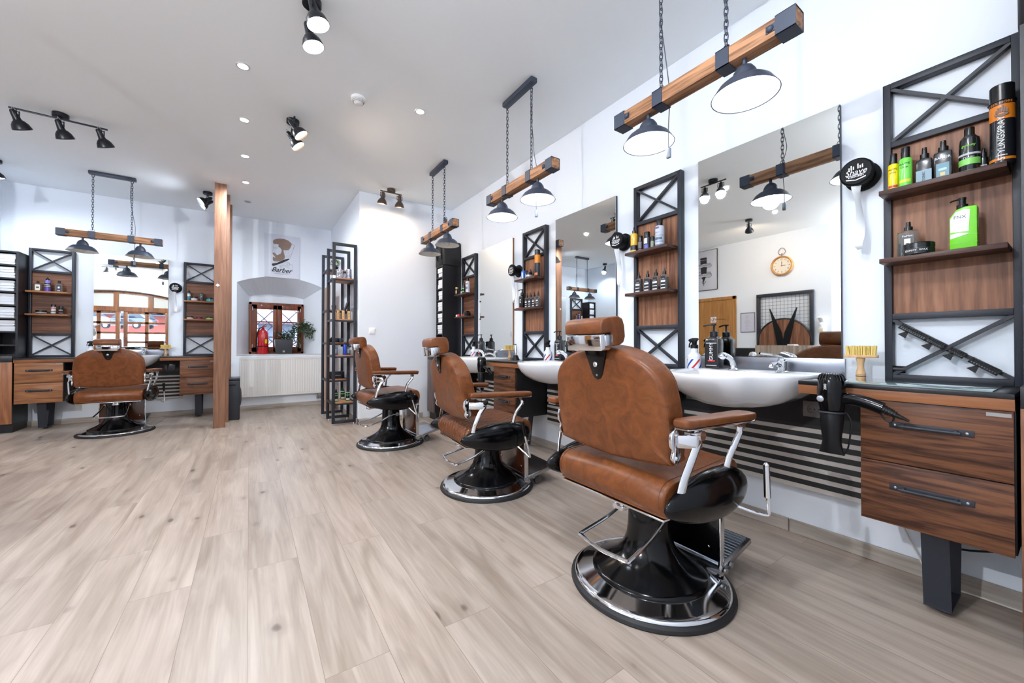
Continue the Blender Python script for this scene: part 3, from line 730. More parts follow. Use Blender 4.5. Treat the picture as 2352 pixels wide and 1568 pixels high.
# ================================================================ barber chairs (local +x = facing)
def chair(label, loc, rz, seat_m, plate, lever, drop=0., tilt_deg=8.5, hdrop=0.):
    t = thing('barber_chair', label, 'barber chair', loc, rz, 'tan leather barber chairs')
    LE = leather()
    # --- base
    b = new(); lathe(b, [(.30, 0), (.326, .0), (.329, .006), (.326, .016), (.316, .024), (.303, .026)], 72); obj('rubber_ring', b, mat('black_rubber', (20, 21, 24), .55), t)
    b = new(); lathe(b, [(.313, .022), (.311, .03), (.302, .036), (.285, .036), (.225, .058), (.2, .06)], 72, cap=False); obj('base_disc', b, CHROME(), t, 50)
    b = new(); lathe(b, [(.232, .048), (.236, .054), (.234, .062), (.22, .069), (.17, .094), (.128, .125), (.104, .158), (.092, .195), (.0865, .24), (.084, .33), (.078, .372), (.0, .374)], 72); obj('pedestal', b, BLKG(), t, 50)
    b = new(); cyl(b, (0, 0, .37), (0, 0, .412), .045, seg=24); box(b, -.12, .1, -.14, .14, .392, .402, .003); box(b, -.262, .2, -.255, .255, .402, .410, .002)
    for y in (-.06, -.03): tube(b, [(-.24, y, .403), (-.245, y, .375), (-.22, y, .372)], .006, 8)
    box(b, -.25, -.2, -.07, -.02, .372, .39, .003)
    obj('seat_plate', b, CHROME(), t)
    # --- pump bar
    b = new(); tube(b, smooth([(.02, -.105, .305), (-.03, -.105, .302), (-.14, -.115, .255), (-.27, -.125, .222), (-.285, -.11, .218), (-.297, 0, .214), (-.285, .11, .218), (-.27, .125, .222), (-.14, .115, .255), (-.03, .105, .302), (.02, .105, .305)], 4), .0075, 10)
    for y in (-.105, .105):
        lathe(b, [(.008, -.008), (.019, -.008), (.019, .008), (.008, .008)], 16, Matrix.Translation((.028, y, .306)) @ Matrix.Rotation(PI / 2, 4, 'X'))
    obj('pump_bar', b, CHROME(), t)
    # --- seat: rounded rear roll
    prof = smooth([(-.235, .412, 0), (-.262, .425, 0), (-.278, .455, 0), (-.276, .492, 0), (-.252, .522, 0), (-.205, .535, 0), (-.05, .54, 0), (.10, .55, 0), (.17, .55, 0), (.2, .53, 0), (.208, .49, 0), (.2, .44, 0), (.175, .415, 0), (0, .411, 0)], 4, True)
    b = new(); rings = []
    for y, s, dz in ((-.268, .955, 0), (-.265, .98, 0), (-.255, 1, 0), (-.12, 1, .006), (0, 1, .009), (.12, 1, .006), (.255, 1, 0), (.265, .98, 0), (.268, .955, 0)):
        rings.append([((p.x + .03) * s - .03, y, .475 + (p.y - .475) * s + (dz if p.y > .5 else 0)) for p in prof])
    loft(b, rings); st = obj('seat', b, seat_m, t, 50)
    b = new()
    for y in (-.247, .247): tube(b, [(p.x, y, p.y + .0012) for p in prof if p.y > .43 and p.x < .19][2:], .0011, 5)
    obj('seat_seam', b, mat('seam_thread', (92, 52, 28), .7), st)
    # --- side fairings
    for s in (-1, 1):
        b = new(); pr = []
        for i in range(25):
            u = i / 24; x = -.325 + .505 * u
            r = .5 * (math.sin(PI * min(1, u * .5 / .62)) ** .62 if u < .62 else math.cos(PI / 2 * (u - .62) / .38) ** .42)
            pr.append((max(0.0, r * .176 * (1 if i else 0)), x))
        pr[-1] = (0, .18); M = Matrix.Translation((0, s * .3, .468)) @ Matrix.Rotation(PI / 2, 4, 'Y')
        # z axis of the lathe -> +x of the chair; x radius stands vertical
        lathe(b, pr, 40, M, sx=1.04, sy=.6)
        f = obj('side_fairing', b, BLKG(), t, 60)
    # --- backrest, tilted slightly rearwards
    hw = .272
    o = [(-hw + .02, 0), (0, -.022), (hw - .02, 0), (hw - .002, .012), (hw + .004, .06), (hw + .008, .17), (hw, .25)]
    o2 = [(hw * math.cos(a), .25 + .158 * math.sin(a)) for a in [PI / 2 * i / 9 for i in range(1, 9)]]
    full = o + [(x, z) for x, z in o2] + [(0, .409)] + [(-x, z) for x, z in o2[::-1]] + [(-x, z) for x, z in o[:2:-1]]
    full = [(p.x, p.y) for p in smooth([(x, z, 0) for x, z in full], 2, True)]
    tilt = math.radians(tilt_deg); bx = -.02 if tilt_deg > 10 else 0.
    MB = Matrix.Translation((-.252 + bx, 0, .588)) @ Matrix.Rotation(-tilt, 4, 'Y')
    # pad coords: u -> y, v -> z, thickness -> x
    MU = MB @ Matrix(((0, 0, 1, 0), (1, 0, 0, 0), (0, 1, 0, 0), (0, 0, 0, 1)))
    b = new(); pad(b, full, MU, .098, .02, .012); bk = obj('backrest', b, LE, t, 60)
    b = new()
    cx0, cy0 = 0, .2
    for w in (.0105, .089):
        sc = 1.003 if w < .05 else 1.003
        pts = []
        for x, z in full:
            l = math.hypot(x - cx0, z - cy0); k = (l - .0035) / l; pts.append(MU @ Vector((cx0 + (x - cx0) * k, cy0 + (z - cy0) * k, w)))
        tube(b, pts, .0022, 6, True)
    obj('piping', b, LE, bk)
    # V shaped black bracket with a screw
    b = new(); v = [(-.056, .402), (.056, .402), (.046, .37), (.026, .305), (.016, .29), (0, .284), (-.016, .29), (-.026, .305), (-.046, .37)]
    prism(b, v, 'yz', -.0145, -.004, .002, M=MB); br_ = obj('headrest_bracket', b, BLKG(), t)
    b = new(); cyl(b, MB @ Vector((-.0195, 0, .345)), MB @ Vector((-.014, 0, .345)), .0105, .0105, 16); ball(b, MB @ Vector((-.0195, 0, .345)), .0105, .4, 1, 1, 14)
    cyl(b, MB @ Vector((-.0165, 0, .303)), MB @ Vector((-.014, 0, .303)), .004, .004, 10)
    obj('bolt', b, CHROME(), br_)
    # headrest
    MH = Matrix.Translation((-.29 - (.055 if bx else 0), 0, 1.0 - hdrop)) @ Matrix.Rotation(-math.radians(6), 4, 'Y')
    hp = [(-.095, .05), (-.094, .085), (-.082, .103), (-.05, .108), (.0, .108), (.022, .098), (.03, .07), (.03, .03), (.02, .008), (-.005, .0), (-.04, .0), (-.043, .006), (-.043, .047), (-.05, .05)]
    b = new(); prism(b, hp, 'xz', -.098, .098, .009, 3, MH, ang=.7); hd = obj('headrest', b, LE, t, 60)
    b = new(); box(b, -.094, -.045, -.09, .09, -.012, .048, .004, MH); obj('headrest_plate', b, CHROME(), hd)
    b = new(); box(b, -.075, -.04, -.0985, .0985, .004, .044, .003, MH)
    obj('side_clip', b, mat('satin_steel', (196, 198, 204), .25, 1.), hd)
    # --- arms
    for s in (-1, 1):
        y = s * .325
        b = new()
        pl = [(-.275, -.026), (-.25, -.034), (-.05, -.037), (.12, -.042), (.155, -.036), (.165, 0), (.155, .036), (.12, .042), (-.05, .037), (-.25, .034), (-.275, .026)]
        prism(b, [(x, y + v_) for x, v_ in pl], 'xy', -.015, .012, .009, 3, Matrix.Translation((0, 0, .742)) @ Matrix.Rotation(math.radians(1.5), 4, 'Y'), ang=.4)
        arm = obj('armrest', b, LE, t, 60)
        b = new(); prism(b, [(x * .98, y + v_ * .95) for x, v_ in pl], 'xy', -.022, -.0155, .002, 1, Matrix.Translation((0, 0, .742)) @ Matrix.Rotation(math.radians(1.5), 4, 'Y'))
        obj('arm_plate', b, CHROME(), arm)
        b = new()
        tube(b, [(-.245, y - s * .02, .50), (-.232, y - s * .012, .56), (-.205, y, .63), (-.172, y, .675), (-.175, y, .72)], .01, 10, flat=(.0062, .014))
        cyl(b, (-.172, y - .018, .70), (-.172, y + .018, .70), .017, seg=16); obj('arm_support', b, CHROME(), t); b = new()
        tube(b, [(.035, y - s * .02, .52), (.045, y - s * .012, .585), (.055, y, .625), (.10, y, .675), (.098, y, .722)], .01, 10, flat=(.0062, .012))
        cyl(b, (.10, y - .016, .705), (.10, y + .016, .705), .013, seg=14)
        obj('arm_support', b, CHROME(), t)
        # link plate on the side of the backrest
        b = new()
        pp = smooth([(x - .026 + bx * 1.6, z, 0) for x, z in ((-.232, .622), (-.212, .600), (-.19, .618), (-.19, .65), (-.2, .672), (-.198, .70), (-.215, .722), (-.238, .702), (-.238, .665), (-.226, .645))], 3, True)
        prism(b, [(p.x, p.y) for p in pp], 'xz', *sorted((s * .277, s * .289)), .002)
        for z in (.622, .70): ball(b, (-.239 + bx * 1.6, s * .289, z), .008, 1, .6, 1, 10)
        lk = obj('back_plate', b, CHROME(), t); b = new()
        prism(b, [(-.232 + bx * 1.6, s * .288), (-.20, s * .288), (-.16, s * .318), (-.16, s * .334), (-.19, s * .330)], 'xy', .655, .70, .004)
        obj('link_arm', b, CHROME(), lk)
    # --- leg panel, foot rest
    b = new(); box(b, .195, .213, -.195, .195, .10, .39, .004); pn = obj('leg_panel', b, BLKG() if plate == 'ribbed' else mat('worn_brown_panel', (92, 52, 34), .22, coat=.6), t)
    b = new()
    for y in (-.2, .196): box(b, .19, .222, y - .004, y + .008, .045, .41, .003)
    for z in (.15, .34):
        for y in (-.15, .15): ball(b, (.194, y, z), .006, .5, 1, 1, 10)
    obj('leg_bar', b, CHROME(), t)
    MT = Matrix.Translation((.19, 0, .055)) @ Matrix.Rotation(-math.radians(13), 4, 'Y')
    b = new(); box(b, 0, .265, -.205, .205, 0, .022, .003, MT); fp = obj('footplate', b, mat('cast_aluminium', (176, 180, 186), .22, 1.), t)
    if plate == 'ribbed':
        b = new()
        for i in range(13): cyl(b, MT @ Vector((.03 + i * .0182, -.19, .0235)), MT @ Vector((.03 + i * .0182, .19, .0235)), .0052, seg=8)
        obj('tread_ribs', b, mat('rib_steel', (188, 200, 214), .3, .9), fp)
    else:
        b = new(); box(b, .02, .25, -.19, .19, .0222, .0245, .001, MT)
        obj('tread_sheet', b, mat('worn_tread', (66, 60, 60), .25, .5, vary=.7, nscale=26) if plate == 'worn' else mat('bright_tread', (168, 172, 182), .12, 1., vary=.2, nscale=30), fp)
    for y in (-.15, .15):
        b = new(); cyl(b, (.33, y - .012, .034), (.33, y + .012, .034), .026, seg=20); box(b, .322, .338, y - .016, y + .016, .05, .092, .002)
        obj('caster', b, mat('grey_wheel', (84, 84, 90), .4), fp)
    for y in (-.213, .213):
        for x, z in ((.215, .068), (.258, .08)): b = new(); cyl(b, (x, y - .004, z), (x, y + .004, z), .012, seg=14); obj('foot_bolt', b, mat('screw_steel', (170, 172, 176), .3, 1.), fp)
    # --- recline lever
    b = new()
    if lever == 'chrome':
        tube(b, smooth([(.06, -.30, .415), (.10, -.36, .395), (.135, -.40, .385), (.14, -.405, .40), (.138, -.402, .47), (.135, -.40, .56)], 5), .0062, 10); cyl(b, (.1385, -.402, .45), (.135, -.40, .565), .0115, .010, 14); ball(b, (.135, -.40, .566), .0105, seg=14)
        obj('recline_lever', b, CHROME(), t)
    else:
        tube(b, smooth([(.06, -.30, .41), (.10, -.35, .36), (.12, -.385, .335), (.115, -.39, .36), (.085, -.39, .46), (.07, -.39, .53)], 5), .0062, 10); l_ = obj('recline_lever', b, CHROME(), t)
        b = new(); cyl(b, (.08, -.39, .475), (.062, -.39, .565), .0095, .0135, 14); ball(b, (.062, -.39, .566), .0135, 1, 1, .6, 14); obj('grip', b, BLKP(), l_)
    if drop:
        def low(o):
            o.data.transform(Matrix.Translation((0, 0, -drop)))
            for c in o.children: low(c)
        for o in t.children:
            if o.name.split('.')[0] not in ('rubber_ring', 'base_disc', 'pedestal', 'pump_bar', 'leg_panel', 'leg_bar', 'footplate'): low(o)
    return t

def ang(bearing): return math.radians(90 - bearing)
chair('front tan leather barber chair with plain seat and ribbed metal footrest, largest in view', (1.42, 1.05, 0), ang(90.5), leather(), 'ribbed', 'chrome')
chair('tan barber chair with quilted scale pattern seat and worn footrest, second from camera', (1.41, 2.40, 0), ang(95), quilt(), 'worn', 'black', drop=.055, tilt_deg=13)
chair('tan barber chair seen from its side, furthest along the right row', (1.20, 3.98, 0), ang(89), leather(), 'bright', 'black', hdrop=.03)
chair('tan leather barber chair facing the back wall mirror, seen from behind', (-1.25, 6.2, 0), ang(2), leather(), 'bright', 'black', drop=.035, hdrop=.01)

# ================================================================ pendant beams
PINE = wood('stained_pine_beam', (184, 136, 100), (112, 76, 52), 'x', 26, .6, contrast=(.36, .60))
PINEL = PINE
DG = lambda: mat('dark_grey_lamp_metal', (58, 66, 82), .45, .2)
def lamp(kind, parent, loc, power, col, r=.03, aim=None, size=None):
    L = bpy.data.lights.new('lamp_light', kind); L.energy = power; L.color = col
    if kind != 'SUN': L.shadow_soft_size = r
    if kind == 'SPOT': L.spot_size = size or 2.2; L.spot_blend = .6
    o = bpy.data.objects.new('lamp_light', L); link(o, parent); o.location = loc
    if aim is not None: o.rotation_euler = Vector(aim).to_track_quat('-Z', 'Y').to_euler()
    return o
COOL = (.80, .89, 1.0); WARM = (1.0, .80, .60); NEUT = (1., .95, .9)
def chain(bm, x, z0, z1, y=0):
    n = int(round((z1 - z0) / .028)); st = (z1 - z0) / n
    for i in range(n):
        zc = z0 + st * (i + .5); h = st * .68; w = .0085; pts = []
        for k in range(10):
            a = 2 * PI * k / 10; u = w * math.cos(a); v = (h - w) * (1 if math.sin(a) > .01 else -1 if math.sin(a) < -.01 else 0) + w * math.sin(a)
            pts.append((x + (u if i % 2 else 0), y + (0 if i % 2 else u), zc + v))
        tube(bm, pts, .0024, 5, True)
def pendant(label, loc, rz, on, cord_x, loops=0):
    t = thing('pendant_lamp', label, 'pendant lamp', loc, rz, 'two shade beam pendants')
    zt, zb = 2.262, 2.192; hl = .43
    b = new(); box(b, -.195, .195, -.028, .028, 2.912, 2.949, .006); obj('ceiling_canopy', b, DG(), t)
    b = new(); box(b, -hl, hl, -.034, .034, zb, zt, .003); bm_ = obj('beam', b, PINE, t)
    for s in (-1, 1):
        b = new(); xa, xb = sorted((s * (hl + .001), s * (hl - .068)))
        for a in ((-.037, -.0345, zb - .003, zt + .003), (.0345, .037, zb - .003, zt + .003)): box(b, xa, xb, *a)
        box(b, xa, xb, -.037, .037, zt + .0005, zt + .003); box(b, xa, xb, -.037, .037, zb - .003, zb - .0005)
        xc, xd = sorted((s * (hl - .068), s * (hl - .1)))
        for y in (-1, 1):
            ya, yb_ = sorted((y * .0345, y * .037)); box(b, xc, xd, ya, yb_, 2.212, 2.242)
            ball(b, (s * (hl - .085), y * .037, 2.227), .014, 1, .75, 1, 14)
        obj('end_cap', b, DG(), bm_)
        b = new(); xm = s * .16
        box(b, xm - .028, xm + .028, -.038, .038, zt + .0005, zt + .004); box(b, xm - .028, xm + .028, -.038, .038, zb - .004, zb - .0005)
        for y in (-1, 1):
            ya, yb_ = sorted((y * .0345, y * .038)); box(b, xm - .028, xm + .028, ya, yb_, zb - .004, zt + .004)
        obj('strap', b, DG(), bm_)
        b = new(); chain(b, xm, 2.29, 2.912)
        for z in (2.285, 2.9): tube(b, [(xm + .014 * math.cos(a * PI / 6), 0, z + .014 * math.sin(a * PI / 6)) for a in range(12)], .0018, 5, True)
        obj('chain', b, DG(), t)
        # shade
        xs = s * .235
        b = new(); cyl(b, (xs, 0, zb - .03), (xs, 0, zb), .0095, seg=14)
        MS = Matrix.Translation((xs, 0, zb - .155))
        lathe(b, [(.0, .126), (.016, .126), (.03, .116), (.042, .098), (.048, .078), (.05, .066), (.078, .058), (.1, .04), (.118, .012), (.126, .0), (.124, .0), (.115, .012), (.097, .037), (.076, .054), (.046, .063), (.0, .08)], 48, MS, cap=False)
        sh = obj('lamp_shade', b, DG(), t, 40)
        b = new(); lathe(b, [(.1225, .0015), (.1145, .0115), (.0965, .036), (.0755, .053), (.046, .062), (.0, .064)], 48, MS, cap=False)
        obj('shade_lining', b, mat('white_enamel', (236, 236, 230), .35), sh)
        b = new(); lathe(b, [(0, -.006), (.012, -.004), (.022, .004), (.028, .017), (.026, .032), (.017, .046), (.012, .058), (0, .06)], 20, MS)
        if on: obj('bulb', b, mat('lit_bulb', (255, 255, 255), .5, emit=7., ecol=(232, 242, 255)), sh)
        else: obj('bulb', b, mat('unlit_bulb', (226, 224, 218), .25, 0), sh)
        if on: lamp('SPOT', t, (xs, 0, zb - .163), PW['pend'], COOL, .055, (0, 0, -1), math.radians(168))
    if cord_x is not None:
        b = new(); tube(b, smooth([(cord_x - .012, .02, 2.9), (cord_x - .016, .012, 2.7), (cord_x + .01, .01, 2.5), (cord_x + .028, .006, 2.38), (cord_x + .02, .041, 2.27), (cord_x + .018, .0415, 2.2), (cord_x + .02, .03, 2.08), (cord_x + .021, .03, 1.985)], 5), .0024, 6)
        cd = obj('cord', b, mat('grey_cord', (70, 74, 84), .5), t)
        b = new(); box(b, cord_x + .010, cord_x + .032, .022, .038, 1.935, 1.985, .004); obj('cord_switch', b, mat('switch_grey', (120, 128, 140), .3), cd)
    if loops:
        b = new(); pts = []
        for i in range(90):
            a = i * .62; pts.append((loops + .022 * math.cos(a) + .016 * math.sin(i * .11), .012 * math.sin(a * .7), 2.297 + .026 * math.sin(a) + i * .0003))
        tube(b, pts, .002, 5); obj('coiled_cord', b, mat('grey_cord', (70, 74, 84), .5), t)
    return t
PW = dict(pend=.4, down=1.4, spot=1.8, warm=3)
PLACE_P = [('lit beam pendant with two white glowing shades nearest the camera', (1.70, 1.02, 0), -PI / 2, True, -.16, 0),
 ('lit beam pendant with two glowing shades hung above the second station', (1.70, 2.42, 0), -PI / 2, True, .16, 0),
 ('unlit beam pendant with coiled cord above the third chair', (1.70, 3.95, 0), -PI / 2, False, None, .18),
 ('unlit beam pendant in front of the back wall mirror', (-1.31, 6.24, 0), 0, False, .16, 0)]
for a in PLACE_P: pendant(*a)

# ================================================================ spotlights
def spot_bar(label, loc, rz, heads, length, on, col, tone=None, power=None, wide=False):
    """heads: list of (offset along bar, aim vector local)"""
    m = tone or mat('black_spot_metal', (24, 27, 34), .35, .2)
    t = thing('ceiling_spotlight', label, 'spotlight', loc, rz, 'adjustable ceiling spotlights')
    b = new(); lathe(b, [(.0, H - .034), (.046, H - .034), (.05, H - .03), (.05, H - .001), (0, H - .001)], 32); obj('ceiling_canopy', b, m, t)
    b = new()
    if length: box(b, -length / 2, length / 2, -.007, .007, H - .05, H - .038, .001); cyl(b, (0, 0, H - .04), (0, 0, H - .03), .012)
    else: cyl(b, (0, 0, H - .06), (0, 0, H - .03), .008)
    obj('bar', b, m, t)
    for i, (x, aim) in enumerate(heads):
        a = Vector(aim).normalized(); piv = Vector((x, 0, H - .115)); z0 = H - .05
        b = new(); cyl(b, (x, 0, z0 - .022), (x, 0, z0), .005)
        side = Vector((a.y, -a.x, 0)); side = side.normalized() if side.length > .01 else Vector((1, 0, 0))
        q = side * .031
        tube(b, [piv + q + Vector((0, 0, 0)), piv + q + Vector((0, 0, .045)), piv - q + Vector((0, 0, .045)), piv - q], .0033, 6, flat=(.003, .005))
        yk = obj('yoke', b, m, t)
        M = Matrix.Translation(piv) @ (-a).to_track_quat('Z', 'Y').to_matrix().to_4x4()
        b = new()
        lathe(b, [(0, .062), (.012, .06), (.018, .05), (.0205, .02), (.024, -.012), (.026, -.02), (.036, -.028), (.05, -.05), (.057, -.075), (.059, -.088), (.057, -.088), (.05, -.06), (.03, -.034), (0, -.03)], 32, M, cap=False)
        cyl(b, M @ Vector((-.031, 0, 0)) if False else piv + q, piv - q, .003, seg=8)
        hd = obj('lamp_head', b, m, t, 50)
        b = new(); tube(b, [M @ Vector((0, 0, .06)), M @ Vector((.012, .004, .08)), piv + Vector((.01, .01, .05))], .0022, 6); obj('cable', b, mat('pale_cable', (160, 160, 165), .5), hd)
        b = new(); lathe(b, [(0, -.082), (.03, -.082), (.046, -.078), (.048, -.066), (.03, -.045), (0, -.04)], 28, M)
        lit = on if isinstance(on, bool) else on[i]
        nm = 'lit_spot_warm' if col is WARM else 'lit_spot_cool'
        obj('bulb', b, mat(nm, (255, 255, 255), .5, emit=12., ecol=(255, 214, 170) if col is WARM else (228, 240, 255)) if lit else mat('unlit_bulb', (226, 224, 218), .25, 0), hd)
        if lit: lamp('POINT' if wide else 'SPOT', t, piv + a * .10, power or PW['spot'], col, .045, a, math.radians(165))
    return t
spot_bar('lit two head black ceiling spotlight nearest the camera at the top of the picture', (.28, 2.44, 0), PI / 2, [(-.09, (-.1, -.25, -1)), (.10, (-.1, -.25, -1))], .3, True, COOL)
spot_bar('warm lit two head black ceiling spotlight in the middle of the ceiling', (.30, 3.84, 0), PI / 2, [(-.13, (-.2, -.75, -1)), (.09, (-.2, -.75, -1))], .3, True, WARM, power=PW['warm'])
spot_bar('warm lit two head spotlight on the ceiling by the inner white wall', (1.46, 4.86, 0), 0, [(-.105, (-.05, .25, -1)), (.105, (.05, .25, -1))], .27, True, WARM, tone=mat('bronze_spot_metal', (96, 84, 76), .35, .5), power=.9)
spot_bar('unlit three head black spotlight bar at the left of the ceiling', (-1.335, 4.84, 0), .04, [(-.24, (.35, .35, -1)), (.0, (.3, .35, -1)), (.24, (.35, .35, -1))], .56, False, COOL)
spot_bar('two head black spotlight beside the wooden posts turned away', (-.455, 6.27, 0), PI / 2, [(-.06, (-.35, .9, -.75)), (.08, (-.35, .9, -.75))], .16, True, COOL, power=.7)
spot_bar('lit single spotlight cut off by the left picture edge', (-2.235, 6.42, 0), 0, [(.0, (.25, .1, -1))], 0, True, COOL, power=7)
spot_bar('single black spotlight aimed at the clock wall, seen in the nearest mirror', (-1.6, 2.9, 0), 0, [(.0, (-.8, .3, -.8))], 0, True, WARM, power=8)
spot_bar('warm spotlight bar near the entrance seen in the back wall mirror', (-2.75, .95, 0), 0, [(-.16, (0, .2, -1)), (.0, (0, .3, -1)), (.16, (0, .3, -1))], .5, (False, True, False), (.93, .96, 1.0), power=70, wide=True)
spot_bar('added three head fill light bar, unseen on the ceiling above the camera', (.35, .55, 0), .6, [(-.2, (0, .1, -1)), (.0, (0, .1, -1)), (.2, (0, .1, -1))], .5, True, (.93, .96, 1.0), power=4.6, wide=True)  # added out-of-view bar, its point lights lift the general brightness

# recessed downlights
def downlight(label, x, y, lit=True):
    t = thing('recessed_downlight', label, 'downlight', (x, y, 0), 0, 'round recessed ceiling downlights')
    b = new(); lathe(b, [(.031, H - .004), (.041, H - .005), (.044, H - .0005), (.03, H - .0005)], 32, cap=False); obj('trim_ring', b, mat('downlight_trim', (206, 206, 206), .3, .4), t)
    b = new(); lathe(b, [(0, H - .003), (.0315, H - .003), (.0315, H - .0008), (0, H - .0008)], 28)
    obj('lens', b, mat('lit_downlight', (255, 255, 255), .5, emit=15., ecol=(235, 243, 255)) if lit else mat('dark_lens', (150, 146, 142), .3), t)
    if lit: lamp('SPOT', t, (0, 0, H - .012), (1.2, 1.4, 5.5, 11, 15)[min(4, max(0, int((y - 1.7) / .93)))], (.9, .95, 1.), .03, (0, 0, -1), math.radians(176))
for i, (y, n) in enumerate([(3.288, 'largest lit downlight of the left ceiling row, nearest the camera'), (4.07, 'second lit downlight of the left ceiling row'), (4.85, 'third lit downlight of the left ceiling row'), (5.63, 'furthest lit downlight of the left ceiling row'), (2.46, 'lit downlight just above the picture'), (1.63, 'lit downlight seen in the nearest mirror')]):
    downlight(n, -.05, y)
downlight('single lit downlight right of the smoke detector', 1.168, 3.098)
downlight('unlit downlight beyond the left ceiling row near the back wall', -.033, 6.38, False)
downlight('added fill light downlight over the entrance, unseen behind the camera', -1.8, 1.0)  # added as fill, not a known lamp of this ceiling
downlight('added fill light downlight, unseen over the reception desk', -1.5, 2.5)  # also an added fill lamp, no visible fixture stands for it

t = thing('smoke_detector', 'white round smoke detector on the ceiling', 'smoke detector', (.70, 3.2, 0))
b = new(); lathe(b, [(0, H - .052), (.018, H - .052), (.035, H - .042), (.042, H - .028), (.05, H - .024), (.055, H - .02), (.055, H - .001), (0, H - .001)], 36); sd = obj('housing', b, mat('white_plastic', (226, 226, 226), .4), t)
b = new()
for i in range(28):
    a = 2 * PI * i / 28
    for r, z in ((.0425, H - .028), (.0375, H - .038)): ball(b, (r * math.cos(a), r * math.sin(a), z), .0021, 1, 1, 2, 6)
obj('vent_slots', b, mat('slot_grey', (70, 70, 70), .6), sd)
# ================================================================ bottles and jars
def bottle(name, label, cat, loc, rz, w, h, col, d=None, top='cap', topcol=(18, 18, 20), toph=.03, topr=None, round_=True, band=None, clear=False, txt=None, shoulder=.12, group=None, fill=None, cylcap=False):
    """front faces local -y; h is the full height with its top"""
    t = thing(name, label, cat, loc, rz, group)
    r = w / 2; hb = h - toph; topr = topr or r * .42
    if clear: m = mat('clear_plastic', (236, 240, 242), .04, 0, trans=.92, ior=1.15)
    else: m = mat('plastic_%d_%d_%d' % col, col, .22, 0, coat=.4)
    b = new(); s = hb * shoulder
    if round_:
        lathe(b, [(0, .0), (r * .93, 0), (r, .004), (r, hb - s), (r * .93, hb - s * .45), (topr * 1.15, hb - .002), (topr * 1.1, hb), (0, hb)], 32)
    else:
        dd = (d or w * .55) / 2
        def rr(a, c, z, k=.35):
            q = min(a, c) * k; o = []
            for sx, sy, a0 in ((1, 1, 0), (-1, 1, 90), (-1, -1, 180), (1, -1, 270)):
                for j in range(4): an = math.radians(a0 + 30 * j); o.append((sx * (a - q) + q * math.cos(an), sy * (c - q) + q * math.sin(an), z))
            return o
        loft(b, [rr(r * .95, dd * .93, 0), rr(r, dd, .004), rr(r, dd, hb - s), rr(r * .93, dd * .93, hb - s * .45), rr(topr * 1.2, min(dd * .9, topr * 1.2), hb - .002, .9), rr(topr * 1.1, min(dd * .9, topr * 1.1), hb, .9)])
    body = obj('body', b, m, t)
    if fill:
        fh = fill[0] * hb; b = new(); fm = mat('liquid_%d_%d_%d' % fill[1], fill[1], .1, 0)
        if round_: lathe(b, [(0, .004), (r * .9, .004), (r * .9, fh), (0, fh)], 24)
        else: box(b, -r * .9, r * .9, -dd * .82, dd * .82, .004, fh, .003)
        obj('liquid', b, fm, body)
    tm = mat('plastic_%d_%d_%d' % topcol, topcol, .25, 0)
    b = new()
    if top == 'cap': lathe(b, [(0, hb), (topr, hb), (topr, h - .003), (topr * .94, h), (0, h)], 24)
    elif top == 'spray':
        lathe(b, [(0, hb), (topr * 1.15, hb), (topr * 1.15, hb + toph * .4), (topr * .7, hb + toph * .45), (topr * .62, h), (0, h)], 20); cyl(b, (0, -topr * .5, h - toph * .18), (0, -topr * .9, h - toph * .18), topr * .15, seg=8)
    elif top == 'pump':
        lathe(b, [(0, hb), (topr * 1.2, hb), (topr * 1.2, hb + toph * .35), (topr * .6, hb + toph * .4), (topr * .3, hb + toph * .5), (topr * .3, h - .012), (topr * .75, h - .010), (topr * .75, h - .001), (0, h)], 20)
        tube(b, [(0, 0, h - .006), (-w * .35 * math.cos(.4), -w * .35 * math.sin(.4), h - .006), (-w * .62, -w * .25, h - .013)], .0048, 8)
    elif top == 'drop':
        lathe(b, [(0, hb), (topr, hb), (topr, hb + toph * .45), (topr * .55, hb + toph * .5), (topr * .35, h), (0, h)], 16)
    obj('cap' if top == 'cap' else 'spray_nozzle' if top == 'spray' else 'pump' if top == 'pump' else 'dropper', b, tm, t)
    for i, bd in enumerate(band or []):
        z0, z1, c = bd[:3]; f = bd[3] if len(bd) > 3 else 1.; b = new(); bmx = mat('label_%d_%d_%d' % c, c, .35, 0)
        if round_:
            n = 18; a1 = PI * f; e = .0006 + .0003 * i
            R = r + e
            if f >= 1: lathe(b, [(r * .9, z0 * hb), (R, z0 * hb), (R, z1 * hb), (r * .9, z1 * hb)], 32, cap=False)
            else:
                rings = [[(R2 * math.sin(-a1 + 2 * a1 * k / n), -R2 * math.cos(-a1 + 2 * a1 * k / n), z) for R2, z in ((R, z0 * hb), (R, z1 * hb), (r * .97, z1 * hb), (r * .97, z0 * hb))] for k in range(n + 1)]
                loft(b, rings)
        else: box(b, -r * .86 * f, r * .86 * f, -dd - .0006 - .0003 * i, -dd + .001, z0 * hb, z1 * hb)
        obj('label', b, bmx, body)
    for s_, size, zf, rot, c in (txt or []):
        wrap = r + .0015 if round_ and abs(rot) < .1 else None
        y = -(r + .0016) if round_ else -dd - .0019
        text(body, 'lettering', s_, size, FM(0, y, zf * hb, rot), mat('ink_%d_%d_%d' % c, c, .4), .0003, wrap)
    return t
